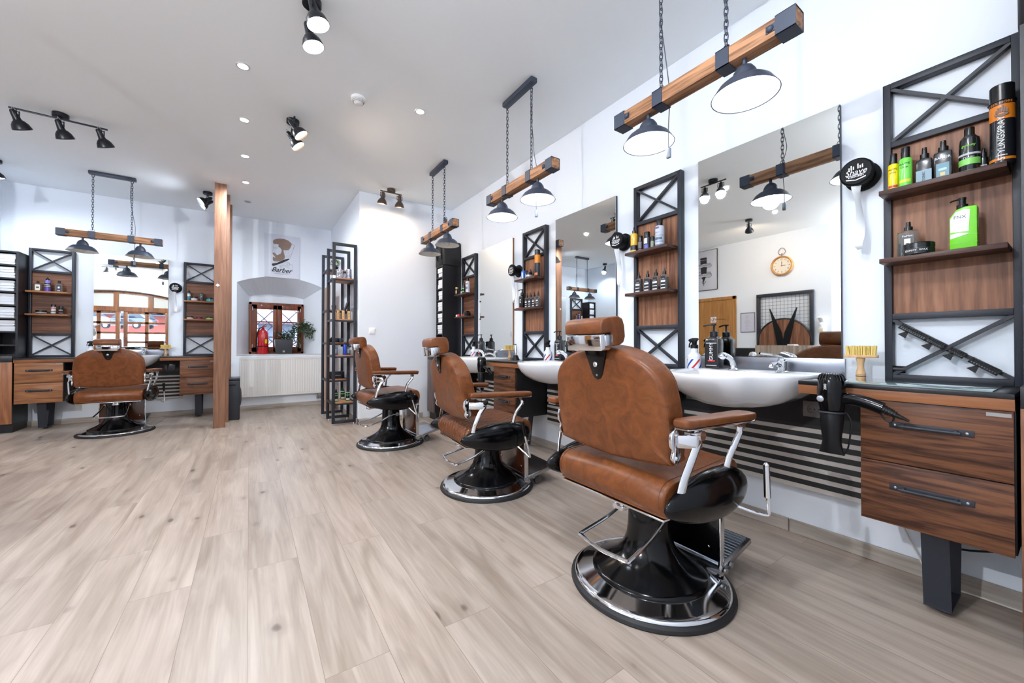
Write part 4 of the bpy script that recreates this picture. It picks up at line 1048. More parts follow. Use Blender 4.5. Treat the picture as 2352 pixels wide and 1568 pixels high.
def tin(label, loc, rz, r, h, col, lid, band=None, group=None, txt=None):
    t = thing('wax_tin', label, 'tin', loc, rz, group)
    b = new(); lathe(b, [(0, 0), (r * .96, 0), (r, .003), (r, h * .6), (0, h * .6)], 32); bd = obj('tub', b, mat('plastic_%d_%d_%d' % col, col, .25, 0, coat=.3), t)
    b = new(); lathe(b, [(0, h * .6), (r * 1.03, h * .6), (r * 1.03, h - .003), (r * .98, h), (0, h)], 32); obj('lid', b, mat('plastic_%d_%d_%d' % lid, lid, .25, 0), t)
    if band: b = new(); lathe(b, [(r * .9, h * .15), (r + .0007, h * .15), (r + .0007, h * .5), (r * .9, h * .5)], 32, cap=False); obj('label', b, mat('label_%d_%d_%d' % band, band, .4), bd)
    if txt: text(bd, 'lettering', txt[0], txt[1], FM(0, -r - .0012, h * .32), WHT(), .0003, r + .0012)
    return t
W_, K_ = (236, 237, 240), (16, 17, 20)
def onR(y, z, x=2.325): return (x, y, z)
RZ = -PI / 2
# rack nearest the camera, top shelf
zt, zl = 1.671, 1.376
bottle('styling_bottle', 'yellow bottle with black cap, leftmost on the top shelf of the nearest rack', 'bottle', onR(.462, zt), RZ, .036, .163, (242, 212, 20), top='cap', toph=.045, topr=.0125, band=[(.12, .2, (190, 60, 60), .3)], txt=[('MATTE', .0095, .78, 0, (70, 60, 20)), ('LOOK', .008, .66, 0, (70, 60, 20))], shoulder=.06)
bottle('styling_bottle', 'lime green bottle with black cap on the top shelf of the nearest rack', 'bottle', onR(.422, zt, 2.312), RZ, .042, .172, (120, 222, 84), top='cap', toph=.047, topr=.0145, band=[(.16, .26, (214, 220, 60), .3)], txt=[('MATTE', .011, .78, 0, (40, 90, 40)), ('LOOK', .009, .67, 0, (40, 90, 40))], shoulder=.06)
bottle('spray_bottle', 'black and slate blue spray bottle on the top shelf of the nearest rack', 'bottle', onR(.368, zt), RZ, .048, .152, (30, 32, 38), d=.036, round_=False, top='spray', toph=.045, topr=.012, band=[(.02, .52, (104, 138, 156), 1.1)], txt=[('TONIC', .012, .28, PI / 2, (30, 40, 50))], shoulder=.16)
bottle('spray_bottle', 'dark spray bottle with teal swirl label reading BARBER on the nearest rack', 'bottle', onR(.315, zt), RZ, .052, .158, (22, 28, 36), d=.036, round_=False, top='spray', toph=.043, topr=.013, band=[(.08, .56, (60, 120, 138), .8), (.12, .24, (196, 168, 96), .3), (.3, .38, (150, 200, 205), .5)], txt=[('BARBER', .0125, .74, 0, W_)], shoulder=.1)
bottle('gel_bottle', 'clear topped bottle with black and green label on the top shelf of the nearest rack', 'bottle', onR(.246, zt), RZ, .056, .178, (28, 32, 34), top='cap', toph=.03, topr=.014, band=[(.0, .06, (70, 160, 70)), (.2, .36, (130, 206, 96), .42), (.45, .5, (190, 194, 196), .5)], txt=[('gummy', .013, .70, 0, (150, 240, 60)), ('TONIC', .010, .38, 0, W_)], shoulder=.22)
bottle('dropper_bottle', 'small black dropper bottle reading BARBER beside the tall spray can', 'bottle', onR(.213, zt, 2.335), RZ, .026, .088, (16, 17, 20), top='drop', toph=.034, topr=.009, txt=[('BARBER', .0062, .35, 0, W_)], shoulder=.15)
cn = bottle('spray_can', 'tall black and orange styling spray can on the nearest rack', 'spray can', onR(.166, zt), RZ, .062, .298, (24, 27, 34), top='cap', toph=.062, topr=.0305, band=[(.70, .99, (222, 128, 34)), (.93, .99, (18, 20, 26)), (.06, .10, (222, 128, 34), .42)], txt=[('STYLINGSPRAY', .024, .40, PI / 2, W_), ('25% MORE', .0125, .958, 0, (226, 140, 60)), ('STYLING', .007, .13, 0, W_), ('5', .012, .08, 0, (226, 140, 60))], shoulder=.01)
b = new(); M_ = Matrix.Translation((0, -.0325, .195))
for i, (x, z, h_) in enumerate(((-.014, -.008, .012), (-.009, -.005, .018), (-.004, -.006, .02), (.001, -.004, .024), (.006, -.006, .018), (.011, -.008, .014))): box(b, x, x + .004, -.0006, .0004, z, z + h_, M=M_)
prism(b, [(-.018, -.010), (.018, -.010), (.014, -.017), (0, -.022), (-.014, -.017)], 'xz', -.0006, .0004, M=M_)
e_ = obj('emblem', b, mat('ink_90_50_16', (90, 50, 16), .4), cn)
# lower shelf
bottle('spray_bottle', 'clear spray bottle with black label on the lower shelf of the nearest rack', 'bottle', onR(.42, zl, 2.338), RZ, .066, .152, (230, 230, 235), d=.036, round_=False, top='spray', toph=.036, topr=.012, clear=True, fill=(.55, (214, 212, 214)), band=[(.06, .86, (20, 22, 26), .72), (.12, .19, (226, 224, 214), .6), (.3, .68, (228, 226, 218), .34), (.42, .52, (20, 22, 26), .16)], txt=[('FixMao', .011, .78, 0, W_)], shoulder=.08)
tin('flat black wax tin reading WAX on the lower shelf of the nearest rack', onR(.385, zl, 2.305), RZ, .047, .047, (26, 34, 36), (18, 22, 22), band=(20, 26, 30), txt=('GUMMY  WAX', .011))
t = thing('pump_bottle', 'green angular pump bottle with white label on the nearest rack', 'bottle', onR(.262, zl), RZ)
gp = mat('lime_green_plastic', (112, 212, 22), .3, coat=.3)
b = new(); prism(b, [(-.036, 0), (.036, 0), (.036, .163), (.006, .166), (-.018, .158), (-.036, .128)], 'xz', -.024, .024, .004, 2); bd = obj('body', b, gp, t)
b = new(); box(b, -.0368, .0368, -.0248, .0248, .022, .024); box(b, -.0366, .0366, -.0246, .0246, .052, .054); obj('moulded_rim', b, mat('green_groove', (90, 180, 16), .4), bd)
b = new(); prism(b, [(-.033, .070), (.014, .067), (.018, .150), (.004, .155), (-.018, .148), (-.033, .122)], 'xz', -.0255, -.0235); prism(b, [(-.033, .044), (.016, .058), (-.01, .066), (-.033, .062)], 'xz', -.0255, -.0235)
lb = obj('label', b, WHT(), bd); text(lb, 'lettering', 'FNX', .017, FM(-.008, -.0258, .126), mat('ink_40', (40, 50, 60), .4))
for z in (.112, .104, .092, .086): text(lb, 'lettering', '— — — —', .0055, FM(-.008, -.0258, z), mat('ink_40', (40, 50, 60), .4))
b = new(); box(b, .0362, .037, -.008, .008, .08, .13); obj('side_sticker', b, mat('grey_sticker', (176, 184, 176), .4), bd)
b = new(); lathe(b, [(0, .162), (.0155, .162), (.0155, .178), (.01, .180), (.0095, .198), (.011, .198), (.011, .206), (0, .207)], 20, Matrix.Translation((-.004, 0, 0))); tube(b, [(-.004, 0, .203), (-.03, -.004, .199), (-.036, -.005, .195)], .003, 8); obj('pump', b, BLKP(), t)
# second rack
bottle('spray_bottle', 'yellow and black spray bottle on the top shelf of the second rack', 'bottle', onR(1.842, zt), RZ, .05, .19, (230, 178, 50), top='drop', toph=.045, topr=.013, band=[(.0, .38, (24, 22, 20)), (.04, .14, (206, 168, 84), .4)], txt=[('OIL', .01, .7, 0, (120, 80, 20))], shoulder=.08)
bottle('deodorant_can', 'short black can with silver text left of the grey can on the second rack', 'can', onR(1.785, zt), RZ, .035, .113, (40, 42, 48), top='cap', toph=.038, topr=.016, band=[(.1, .2, (190, 90, 70), .5), (.3, .9, (96, 98, 104), .35)], shoulder=.03)
bottle('spray_can', 'silver and black capped can in the middle of the second rack top shelf', 'can', onR(1.73, zt), RZ, .044, .128, (70, 74, 84), top='cap', toph=.038, topr=.021, band=[(.06, .4, (96, 104, 190), .3), (.5, .92, (206, 208, 214), .2)], shoulder=.02)
bottle('deodorant_can', 'small dark can beside the large white bottle on the second rack', 'can', onR(1.684, zt), RZ, .028, .086, (34, 36, 38), top='cap', toph=.02, topr=.0135, band=[(.1, .8, (150, 154, 132), .4)], shoulder=.02)
bottle('lotion_bottle', 'large white bottle with blue marbling and dark cap on the second rack', 'bottle', onR(1.628, zt), RZ, .062, .188, (206, 212, 226), top='cap', toph=.042, topr=.02, band=[(.05, .12, (120, 130, 170), .5), (.2, .28, (150, 166, 190), .45), (.32, .44, (96, 116, 140), .35), (.5, .56, (176, 186, 206), .5), (.85, .93, (120, 90, 150), .15)], txt=[('CREAM', .012, .66, 0, (140, 160, 190))], shoulder=.05)
def striped(label, loc, fillc, level, rz=RZ, w=.05, group='spray bottles with striped black and white labels'):
    return bottle('spray_bottle', label, 'bottle', loc, rz, w, .15, (230, 230, 235), d=.032, round_=False, top='drop', toph=.047, topr=.012, clear=True, fill=(level, fillc), group=group,
                  band=[(.04, .9, (26, 30, 40), .8), (.5, .62, W_, .78), (.3, .35, W_, .78), (.08, .15, W_, .78), (.68, .72, (150, 154, 164), .5)], shoulder=.08)
striped('dark violet striped label spray, leftmost on the lower shelf of the second rack', onR(1.80, zl), (26, 24, 60), .85)
striped('bright blue striped label spray on the lower shelf of the second rack', onR(1.725, zl), (16, 60, 200), .85)
striped('half empty dark red striped label spray on the second rack', onR(1.657, zl), (70, 30, 36), .28)
striped('pale yellow striped label spray, rightmost on the lower shelf of the second rack', onR(1.592, zl), (206, 200, 170), .8)
# third rack
bottle('lotion_bottle', 'bright blue bottle with white label on the third rack', 'bottle', onR(3.225, zt), RZ, .05, .12, (24, 104, 214), d=.03, round_=False, top='cap', toph=.03, topr=.016, band=[(.1, .8, W_, .5)], shoulder=.18)
bottle('deodorant_can', 'slim black tube right of the blue bottle on the third rack', 'can', onR(3.175, zt), RZ, .026, .085, (28, 28, 32), top='cap', toph=.02, topr=.012, band=[(.2, .8, (150, 152, 156), .3)], shoulder=.02)
bottle('dropper_bottle', 'small dark dropper bottle behind the round tin on the third rack', 'bottle', onR(3.128, zt, 2.345), RZ, .03, .095, (30, 32, 38), top='drop', toph=.04, topr=.01, band=[(.1, .7, (190, 192, 196), .4)])
bottle('dropper_bottle', 'second dropper bottle standing behind the tin on the third rack', 'bottle', onR(3.075, zt, 2.355), RZ, .03, .085, (26, 28, 32), top='drop', toph=.04, topr=.01)
tin('round dark tin with white band on the third rack', onR(3.098, zt, 2.302), RZ, .032, .05, (40, 42, 48), (28, 30, 34), band=(206, 208, 212))
bottle('spray_can', 'tall black can with amber top band on the third rack', 'spray can', onR(2.992, zt), RZ, .056, .26, (40, 44, 52), top='cap', toph=.05, topr=.0275, band=[(.62, .99, (232, 140, 20)), (.04, .16, (214, 110, 50), .3)], shoulder=.01)
bottle('pump_bottle', 'large black pump bottle with round emblem on the lower shelf of the third rack', 'bottle', onR(3.25, zl), RZ, .066, .2, (18, 19, 23), d=.045, round_=False, top='pump', toph=.06, topr=.014, band=[(.4, .68, (210, 210, 206), .35), (.46, .62, (40, 40, 44), .2)], shoulder=.22)
striped('near black striped label spray on the third rack', onR(3.163, zl), (20, 24, 50), .85, w=.042)
striped('navy blue striped label spray on the third rack', onR(3.104, zl), (18, 50, 130), .85, w=.042)
striped('clear striped label spray on the third rack', onR(3.043, zl), (80, 60, 60), .3, w=.042)
striped('amber striped label spray, rightmost on the third rack', onR(2.98, zl), (186, 150, 110), .75, w=.042)
b = new(); box(b, -.04, .04, -.012, .012, 0, .005, .002); o = obj('razor_blade_pack', b, mat('red_card', (206, 60, 48), .5)); o.location = onR(3.235, zl, 2.275); o.rotation_euler = (0, 0, RZ); tag(o, 'flat red card pack before the black pump bottle', 'pack')
# fourth rack
bottle('powder_jar', 'small dark jar with gold lid on the furthest right wall rack', 'jar', onR(4.70, zt, 2.29), RZ, .038, .1, (40, 38, 36), top='cap', toph=.02, topr=.018, topcol=(206, 170, 96), band=[(.2, .7, (150, 140, 120), .4)], shoulder=.04)
bottle('dropper_bottle', 'tiny pale jar beside the green labelled bottle on the furthest rack', 'bottle', onR(4.63, zt), RZ, .024, .055, (190, 200, 190), top='cap', toph=.015, topr=.009)
bottle('spray_bottle', 'black spray bottle with green label on the furthest right wall rack', 'bottle', onR(4.565, zt), RZ, .046, .155, (24, 28, 28), top='spray', toph=.04, topr=.012, band=[(.2, .32, (120, 200, 110), .45), (.55, .64, (120, 200, 110), .4)], shoulder=.12)
bottle('lotion_bottle', 'white speckled bottle with black cap on the furthest right wall rack', 'bottle', onR(4.45, zt), RZ, .06, .185, (214, 214, 226), top='cap', toph=.032, topr=.015, band=[(.3, .5, (120, 116, 140), .3), (.7, .78, (90, 60, 110), .3)], shoulder=.12)
tin('little white tub on the lower shelf of the furthest right wall rack', onR(4.69, zl, 2.29), RZ, .018, .026, (230, 230, 230), (214, 214, 214))
tin('little red tub on the lower shelf of the furthest right wall rack', onR(4.63, zl, 2.29), RZ, .022, .028, (206, 46, 36), (190, 40, 30))
tin('black tub with red mark, left one on the furthest rack', onR(4.55, zl), RZ, .027, .045, (22, 22, 24), (18, 18, 20), band=(180, 60, 60))
t = thing('trimmer_box', 'squat black box with rounded lid on the furthest rack', 'box', onR(4.46, zl), RZ); b = new(); box(b, -.035, .035, -.03, .03, 0, .045, .006); obj('box_body', b, BLKP(), t); b = new(); box(b, -.022, .022, -.02, .02, .045, .062, .005); obj('lid', b, BLKP(), t)
# racks on the back wall
def onL(x, z, y=7.105): return (x, y, z)
z1_, z2_ = 1.649, 1.373
bottle('perfume_bottle', 'clear flask with cream label on the back wall rack by the towels', 'bottle', onL(-2.128, z1_), 0, .068, .118, (230, 230, 230), d=.03, round_=False, top='cap', toph=.024, topr=.011, clear=True, fill=(.12, (200, 200, 196)), band=[(.08, .82, (226, 222, 206), .66), (.36, .56, (50, 50, 56), .4)], shoulder=.12)
bottle('tonic_bottle', 'violet bottle with black band and pointed cap on the back wall rack', 'bottle', onL(-2.05, z1_), 0, .05, .172, (126, 118, 196), top='drop', toph=.034, topr=.017, band=[(.36, .72, (24, 24, 34)), (.55, .59, W_, .4), (.42, .46, W_, .4), (.0, .3, (92, 70, 170))], shoulder=.12)
bottle('perfume_bottle', 'clear flask with navy label on the back wall rack', 'bottle', onL(-1.955, z1_), 0, .066, .14, (230, 230, 230), d=.03, round_=False, top='cap', toph=.034, topr=.012, clear=True, fill=(.1, (196, 196, 200)), band=[(.06, .82, (24, 30, 60), .62), (.42, .62, W_, .26), (.12, .17, W_, .4)], shoulder=.12)
tin('wide flat black tin on the lower shelf of the left back wall rack', onL(-2.1, z2_), 0, .045, .042, (24, 25, 28), (18, 19, 22), band=(150, 152, 156))
bottle('talc_tub', 'black topped tub with red and white label on the back wall rack', 'can', onL(-2.0, z2_), 0, .044, .12, (206, 204, 206), top='cap', toph=.03, topr=.021, band=[(.76, .9, (190, 60, 66)), (.0, .4, (70, 70, 78)), (.12, .3, (200, 200, 204), .4)], shoulder=.02)
bottle('deodorant_can', 'black can with grey text, rightmost on the lower shelf by the towels', 'can', onL(-1.937, z2_), 0, .042, .105, (22, 23, 26), top='cap', toph=.02, topr=.019, band=[(.5, .7, (120, 120, 124), .3), (.14, .26, (120, 100, 90), .35)], shoulder=.03)
z3_, z4_ = 1.626, 1.365
bottle('tonic_bottle', 'teal based clear bottle on the rack beside the wooden posts', 'bottle', onL(-.716, z3_), 0, .036, .14, (120, 150, 160), top='cap', toph=.034, topr=.013, band=[(.0, .4, (30, 120, 140)), (.6, .8, W_, .4)])
tin('white tub with dark lid on the rack beside the wooden posts', onL(-.655, z3_, 7.09), 0, .038, .055, (206, 200, 200), (24, 24, 28))
bottle('cream_tube', 'black square tube standing on the rack beside the wooden posts', 'tube', onL(-.575, z3_), 0, .046, .118, (26, 27, 30), d=.03, round_=False, top='cap', toph=.01, topr=.018, band=[(.5, .72, (150, 150, 154), .3)], shoulder=.03)
tin('cyan tub with dark lid on the rack beside the wooden posts', onL(-.482, z3_), 0, .042, .053, (40, 160, 180), (28, 40, 48))
tin('pale pink tub with black lid on the lower shelf beside the posts', onL(-.70, z4_), 0, .038, .036, (214, 196, 200), (20, 20, 22))
tin('dark pink tub, middle one on the lower shelf beside the posts', onL(-.60, z4_), 0, .034, .03, (150, 60, 90), (60, 30, 40))
tin('light green tub with dark lid on the lower shelf beside the posts', onL(-.485, z4_), 0, .038, .037, (170, 206, 120), (30, 36, 26))

# ================================================================ things around the basins
def pump_black(label, loc, rz):
    t = bottle('pump_bottle', label, 'bottle', loc, rz, .088, .268, (14, 15, 19), d=.062, round_=False, top='pump', toph=.075, topr=.019, shoulder=.2, group='large black pump bottles by the basins',
        band=[(.06, .8, (26, 27, 32), .9), (.77, .79, (190, 190, 194), .84), (.08, .1, (190, 190, 194), .84), (.215, .25, (226, 60, 66), .55)], txt=[('GUMMY', .03, .52, PI / 2, W_)])
    return t
def barber_spray(label, loc, rz, rot=0):
    t = thing('water_spray_bottle', label, 'spray bottle', loc, rz, 'water spray bottles by the mirrors')
    b = new(); lathe(b, [(0, 0), (.037, 0), (.04, .004), (.04, .085), (.032, .098), (.022, .108), (.02, .135), (0, .135)], 32); bd = obj('body', b, mat('milky_plastic', (226, 232, 240), .35), t)
    for col, nm, k0 in (((200, 34, 44), 'red_stripe', 0), ((24, 60, 160), 'blue_stripe', 1)):
        b = new()
        for k in range(k0, 6, 2):
            rings = []
            for j in range(11):
                z = .008 + .06 * j / 10; a0 = 2 * PI * k / 6 + j * .12; R = .0406
                rings.append([(R * math.sin(a0), -R * math.cos(a0), z), (R * math.sin(a0 + .16), -R * math.cos(a0 + .16), z), (R * math.sin(a0 + .32), -R * math.cos(a0 + .32), z), (.039 * math.sin(a0 + .32), -.039 * math.cos(a0 + .32), z), (.039 * math.sin(a0), -.039 * math.cos(a0), z)])
            loft(b, rings)
        obj(nm, b, mat('stripe_%d' % col[0], col, .4), bd)
    b = new(); lathe(b, [(.0, .135), (.023, .135), (.022, .155), (.015, .16), (0, .16)], 24)
    prism(b, [(-.036, .185), (-.03, .176), (-.012, .172), (-.012, .158), (.012, .158), (.014, .176), (.026, .19), (.022, .2), (-.008, .2), (-.03, .193)], 'xz', -.011, .011, .004)
    tube(b, smooth([(-.016, 0, .178), (-.03, 0, .165), (-.034, 0, .14)], 4), .0045, 8, flat=(.006, .003))
    obj('trigger_head', b, BLKP(), t)
    return t
def brush(label, loc, rz, turn=0.):
    t = thing('neck_brush', label, 'brush', loc, rz, 'wooden neck brushes')
    BW = wood('beech', (222, 186, 142), (196, 156, 112), 'z', 20, .5)
    b = new(); lathe(b, [(0, 0), (.0165, 0), (.0175, .003), (.0165, .02), (.0185, .024), (.0165, .03), (.0125, .05), (.0125, .075), (.017, .094), (.014, .098), (0, .098)], 24); obj('handle', b, BW, t)
    b = new(); lathe(b, [(.0176, .012), (.0186, .013), (.0186, .0145), (.0176, .0155)], 24, cap=False); obj('dark_ring', b, mat('ring_brown', (60, 40, 28), .5), t)
    b = new(); o = [(.062 * math.copysign(abs(math.cos(a)) ** .7, math.cos(a)), .02 * math.copysign(abs(math.sin(a)) ** .8, math.sin(a))) for a in [2 * PI * k / 36 for k in range(36)]]
    prism(b, o, 'xy', .098, .111, .002); obj('head_block', b, BW, t)
    rnd = random.Random(3); b = new()
    for i in range(150):
        a = rnd.uniform(0, 2 * PI); q = math.sqrt(rnd.random()); x = .057 * q * math.cos(a); y = .016 * q * math.sin(a)
        p0 = Vector((x, y, .110)); p1 = Vector((x * 1.06 + rnd.uniform(-.002, .002), y * 1.15 + rnd.uniform(-.002, .002), .151 + rnd.uniform(-.003, .003)))
        cyl(b, p0, p1, .0022, .0026, 5)
    o = obj('bristles', b, mat('yellow_bristle', (226, 200, 118), .7), t); o['kind'] = 'stuff'
    return t
def dispenser(label, side, c, z=1.80, strip=True):
    loc, rz = place(side, c)
    t = thing('neck_strip_dispenser', label, 'dispenser', loc, rz, 'round black neck strip dispensers')
    M = Matrix.Translation((0, 0, z)) @ Matrix.Rotation(PI / 2, 4, 'X')
    b = new(); lathe(b, [(0, .001), (.062, .001), (.066, .006), (.066, .016), (.05, .022), (.05, .085), (0, .085)], 48, M); obj('drum', b, mat('satin_black', (10, 11, 14), .5, spec=.15), t)
    b = new(); lathe(b, [(0, .082), (.05, .082), (.0615, .086), (.063, .094), (.0615, .108), (.055, .112), (0, .112)], 48, M); cv = obj('front_cover', b, mat('satin_black', (10, 11, 14), .5, spec=.15), t)
    M2 = Matrix.Translation((0, -.1125, z))
    text(cv, 'lettering', 'Shave', .034, FM(0, -.1128, z - .002), WHT(), .0004, shear=.25)
    b = new()
    for i, (x, h_) in enumerate(((-.026, .012), (-.018, .02), (-.01, .014), (.006, .022), (.014, .013), (.022, .016))): box(b, x, x + .0045, -.0006, 0, .012, .012 + h_, M=M2)
    prism(b, [(-.034, -.014), (.034, -.014), (.034, -.017), (-.034, -.017)], 'xz', -.0006, 0, M=M2)
    for x in range(-5, 6): box(b, x * .0052 - .0015, x * .0052 + .0015, -.0006, 0, -.025, -.0195, M=M2)
    prism(b, [(-.036, -.028), (-.034, -.033), (0, -.041), (.034, -.033), (.036, -.028), (.033, -.028), (0, -.037), (-.033, -.028)], 'xz', -.0006, 0, M=M2)
    obj('emblem', b, WHT(), cv)
    if strip:
        b = new(); rings = []; w = .018
        path = [(-.002, -.096, z - .055), (-.004, -.094, z - .08), (0, -.088, z - .12), (.004, -.08, z - .18), (.006, -.078, z - .24), (.003, -.08, z - .3), (.0, -.082, z - .335), (.006, -.07, z - .352)]
        for i, p in enumerate(smooth(path, 4)):
            a = .25 + .9 * math.sin(i * .17); dx, dy = w * math.cos(a), w * math.sin(a)
            rings.append([(p.x - dx, p.y - dy, p.z), (p.x, p.y - .004, p.z), (p.x + dx, p.y + dy, p.z), (p.x + dx, p.y + dy + .0012, p.z), (p.x, p.y - .0028, p.z), (p.x - dx, p.y - dy + .0012, p.z)])
        loft(b, rings); obj('paper_strip', b, mat('white_tissue', (232, 236, 242), .9), t)
    return t
def dryer(label, loc, rz):
    """hangs nose down in a ring holder; local x along the wall to the right, handle towards +x"""
    t = thing('hair_dryer', label, 'hair dryer', loc, rz, 'black hair dryers hung nose down')
    b = new(); lathe(b, [(0, .275), (.026, .275), (.036, .268), (.043, .25), (.046, .215), (.046, .185), (.042, .15), (.036, .125), (0, .12)], 36); bd = obj('body', b, BLKG(), t, 50)
    b = new()
    for k in range(22): a = 2 * PI * k / 22; tube(b, [(.03 * math.cos(a), .03 * math.sin(a), .2755), (.0385 * math.cos(a), .0385 * math.sin(a), .268), (.0445 * math.cos(a), .0445 * math.sin(a), .25)], .0017, 5)
    obj('rear_grille', b, BLKP(), bd)
    b = new(); lathe(b, [(.036, .127), (.039, .12), (.036, .06), (.031, .02)], 32, cap=False)
    ring = lambda z, a, c: [(a * math.cos(2 * PI * k / 24), c * math.sin(2 * PI * k / 24), z) for k in range(24)]
    loft(b, [ring(.03, .032, .032), ring(.0, .031, .028), ring(-.03, .037, .02), ring(-.045, .043, .012)]); obj('nozzle', b, BLKP(), t, 50)
    b = new(); tube(b, smooth([(.03, 0, .178), (.07, -.003, .180), (.115, -.006, .170), (.155, -.008, .156)], 5), .0175, 14, flat=(.019, .0235)); hn = obj('handle', b, BLKG(), t, 50)
    b = new(); cyl(b, (.15, -.008, .158), (.19, -.01, .138), .0155, .0105, 14); cyl(b, (.19, -.01, .138), (.225, -.012, .122), .009, .004, 12)
    for k in range(5): p = Vector((.158 + .007 * k, -.0085, .1535 - .0035 * k)); cyl(b, p, p + Vector((.003, 0, -.0015)), .0165 - .0009 * k, seg=12)
    tube(b, smooth([(.145, 0, .14), (.16, -.002, .115), (.178, -.004, .11), (.186, -.006, .13)], 4), .003, 6)
    obj('cable_guard', b, BLKP(), hn)
    b = new(); ball(b, (-.024, -.0415, .175), .0125, 1, .35, 1, 16); obj('button', b, mat('silver_button', (170, 172, 180), .3, .4), bd)
    text(bd, 'lettering', '2000', .012, FM(-.006, -.0475, .225, PI / 2), WHT(), .0003)
    b = new(); tube(b, [(.045 * math.cos(a * PI / 12), .045 * math.sin(a * PI / 12), .122) for a in range(24)], .0035, 8, True)
    tube(b, [(0, .045, .122), (0, .062, .122)], .0045, 8)
    obj('holder_ring', b, BLKM(), t)
    b = new(); tube(b, smooth([(.05, .0, .12), (.062, -.002, .09), (.058, -.002, .03), (.05, -.002, -.02), (.036, -.004, -.046)], 5), .0028, 6); obj('hanging_loop', b, BLKP(), t)
    return t
pump_black('black pump bottle with vertical white lettering at the nearest mirror', (2.325, 1.255, .862), RZ)
pump_black('black pump bottle with vertical white lettering at the second mirror, behind the front chair', (2.325, 2.665, .862), RZ)
pump_black('black pump bottle at the furthest mirror on the right wall', (2.325, 4.10, .862), RZ)
barber_spray('white spray bottle with red and blue stripes at the nearest mirror', (2.31, 1.372, .846), RZ)
barber_spray('white spray bottle with red and blue stripes at the second mirror', (2.30, 2.80, .846), RZ)
barber_spray('striped spray bottle at the furthest mirror on the right wall', (2.30, 4.24, .846), RZ)
barber_spray('spray bottle on the back wall worktop behind the tan chair', (-1.67, 7.07, .846), 0)
brush('wooden brush with yellow bristles at the nearest station', (2.33, .578, .8455), RZ)
brush('wooden brush with yellow bristles beside the third basin', (2.30, 3.44, .8455), RZ + 1.2)
brush('wooden brush on the back wall worktop right of the tan chair', (-.955, 7.08, .8455), 0)
dispenser('round black dispenser with white strip hanging, beside the nearest mirror', 'R', .585)
dispenser('round black dispenser beside the second mirror with its strip', 'R', 2.0)
dispenser('round black dispenser beside the furthest right wall mirror', 'R', 3.43, strip=True)
dispenser('round black dispenser on the back wall right of the mirror', 'L', -.865)
dryer('black hair dryer hung nose down at the nearest station, handle pointing right', (1.95, .575, .61), RZ)
dryer('black hair dryer hung nose down beside the furthest basin', (1.95, 3.43, .60), RZ)
# trimmer in its stand
t = thing('hair_trimmer', 'chrome and black hair trimmer standing in its black charger', 'trimmer', (2.28, 3.30, .8455), RZ)
b = new(); loft(b, [[(s * math.copysign(abs(math.cos(a)) ** .7, math.cos(a)), s2 * math.copysign(abs(math.sin(a)) ** .7, math.sin(a)), z) for a in [2 * PI * k / 24 for k in range(24)]] for s, s2, z in ((.045, .035, 0), (.043, .033, .008), (.024, .022, .04), (.02, .02, .05))]); obj('charger', b, BLKP(), t)
b = new(); loft(b, [[(s * math.cos(2 * PI * k / 20) + dx, s2 * math.sin(2 * PI * k / 20), z) for k in range(20)] for s, s2, z, dx in ((.014, .014, .045, 0), (.018, .016, .08, -.002), (.017, .015, .12, -.006), (.021, .014, .145, -.01), (.02, .008, .158, -.012))]); obj('trimmer_body', b, CHROME(), t)
b = new(); box(b, -.03, .008, -.006, .006, .157, .166, .001); obj('blade', b, BLKP(), t)
# clipper guards clipped to the lower cross of the nearest rack
loc_, rz_ = place('R', FR[0])
def guard(label, x, z, a, n, ln):
    t = thing('clipper_guard', label, 'clipper guard', (XR - .052, FR[0] - x, z), rz_, 'black clipper guards on the rack')
    M = Matrix.Rotation(a, 4, 'Y')
    b = new(); box(b, -ln / 2, ln / 2, -.008, .004, .008, .013, .001, M); box(b, -ln / 2, ln / 2, -.012, -.007, -.012, -.007, 0, M)
    box(b, -ln / 2, -ln / 2 + .004, -.012, .0, -.012, .012, 0, M); box(b, ln / 2 - .004, ln / 2, -.012, .0, -.012, .012, 0, M); obj('spine', b, BLKP(), t)
    b = new()
    for i in range(n): xx = -ln / 2 + ln * (i + .5) / n; box(b, xx - .002, xx + .002, -.011, -.007, -.009, .01, 0, M)
    obj('teeth', b, BLKP(), t)
    b = new(); prism(b, [(-ln * .2, -.01), (-ln * .2 - .014, -.034), (-ln * .2 + .016, -.036), (-ln * .2 + .008, -.008)], 'xz', -.012, -.004, 0, M=M); obj('clip', b, BLKP(), t)
aa = math.atan2(.24, .334)
guard('longest black clipper guard at the upper left of the lower cross', -.098, 1.058, aa, 13, .098)
guard('long black clipper guard left of the centre of the lower cross', -.034, 1.012, aa, 9, .058)
guard('small black clipper guard right of the centre of the lower cross', .025, .972, aa, 7, .052)
guard('black clipper guard at the lower right of the lower cross', .096, .92, aa, 11, .088)
b = new(); cyl(b, (0, -.02, 0), (0, .02, 0), .016, seg=20); o = obj('black_cap', b, BLKP()); o.location = (XR - .03, .48, .90); o.rotation_euler = (.7, .3, 0); tag(o, 'small black round cap wedged in the corner of the nearest rack', 'cap')
o.location = (XR - .026, .462, .893); o.rotation_euler = (0, 0, 0)
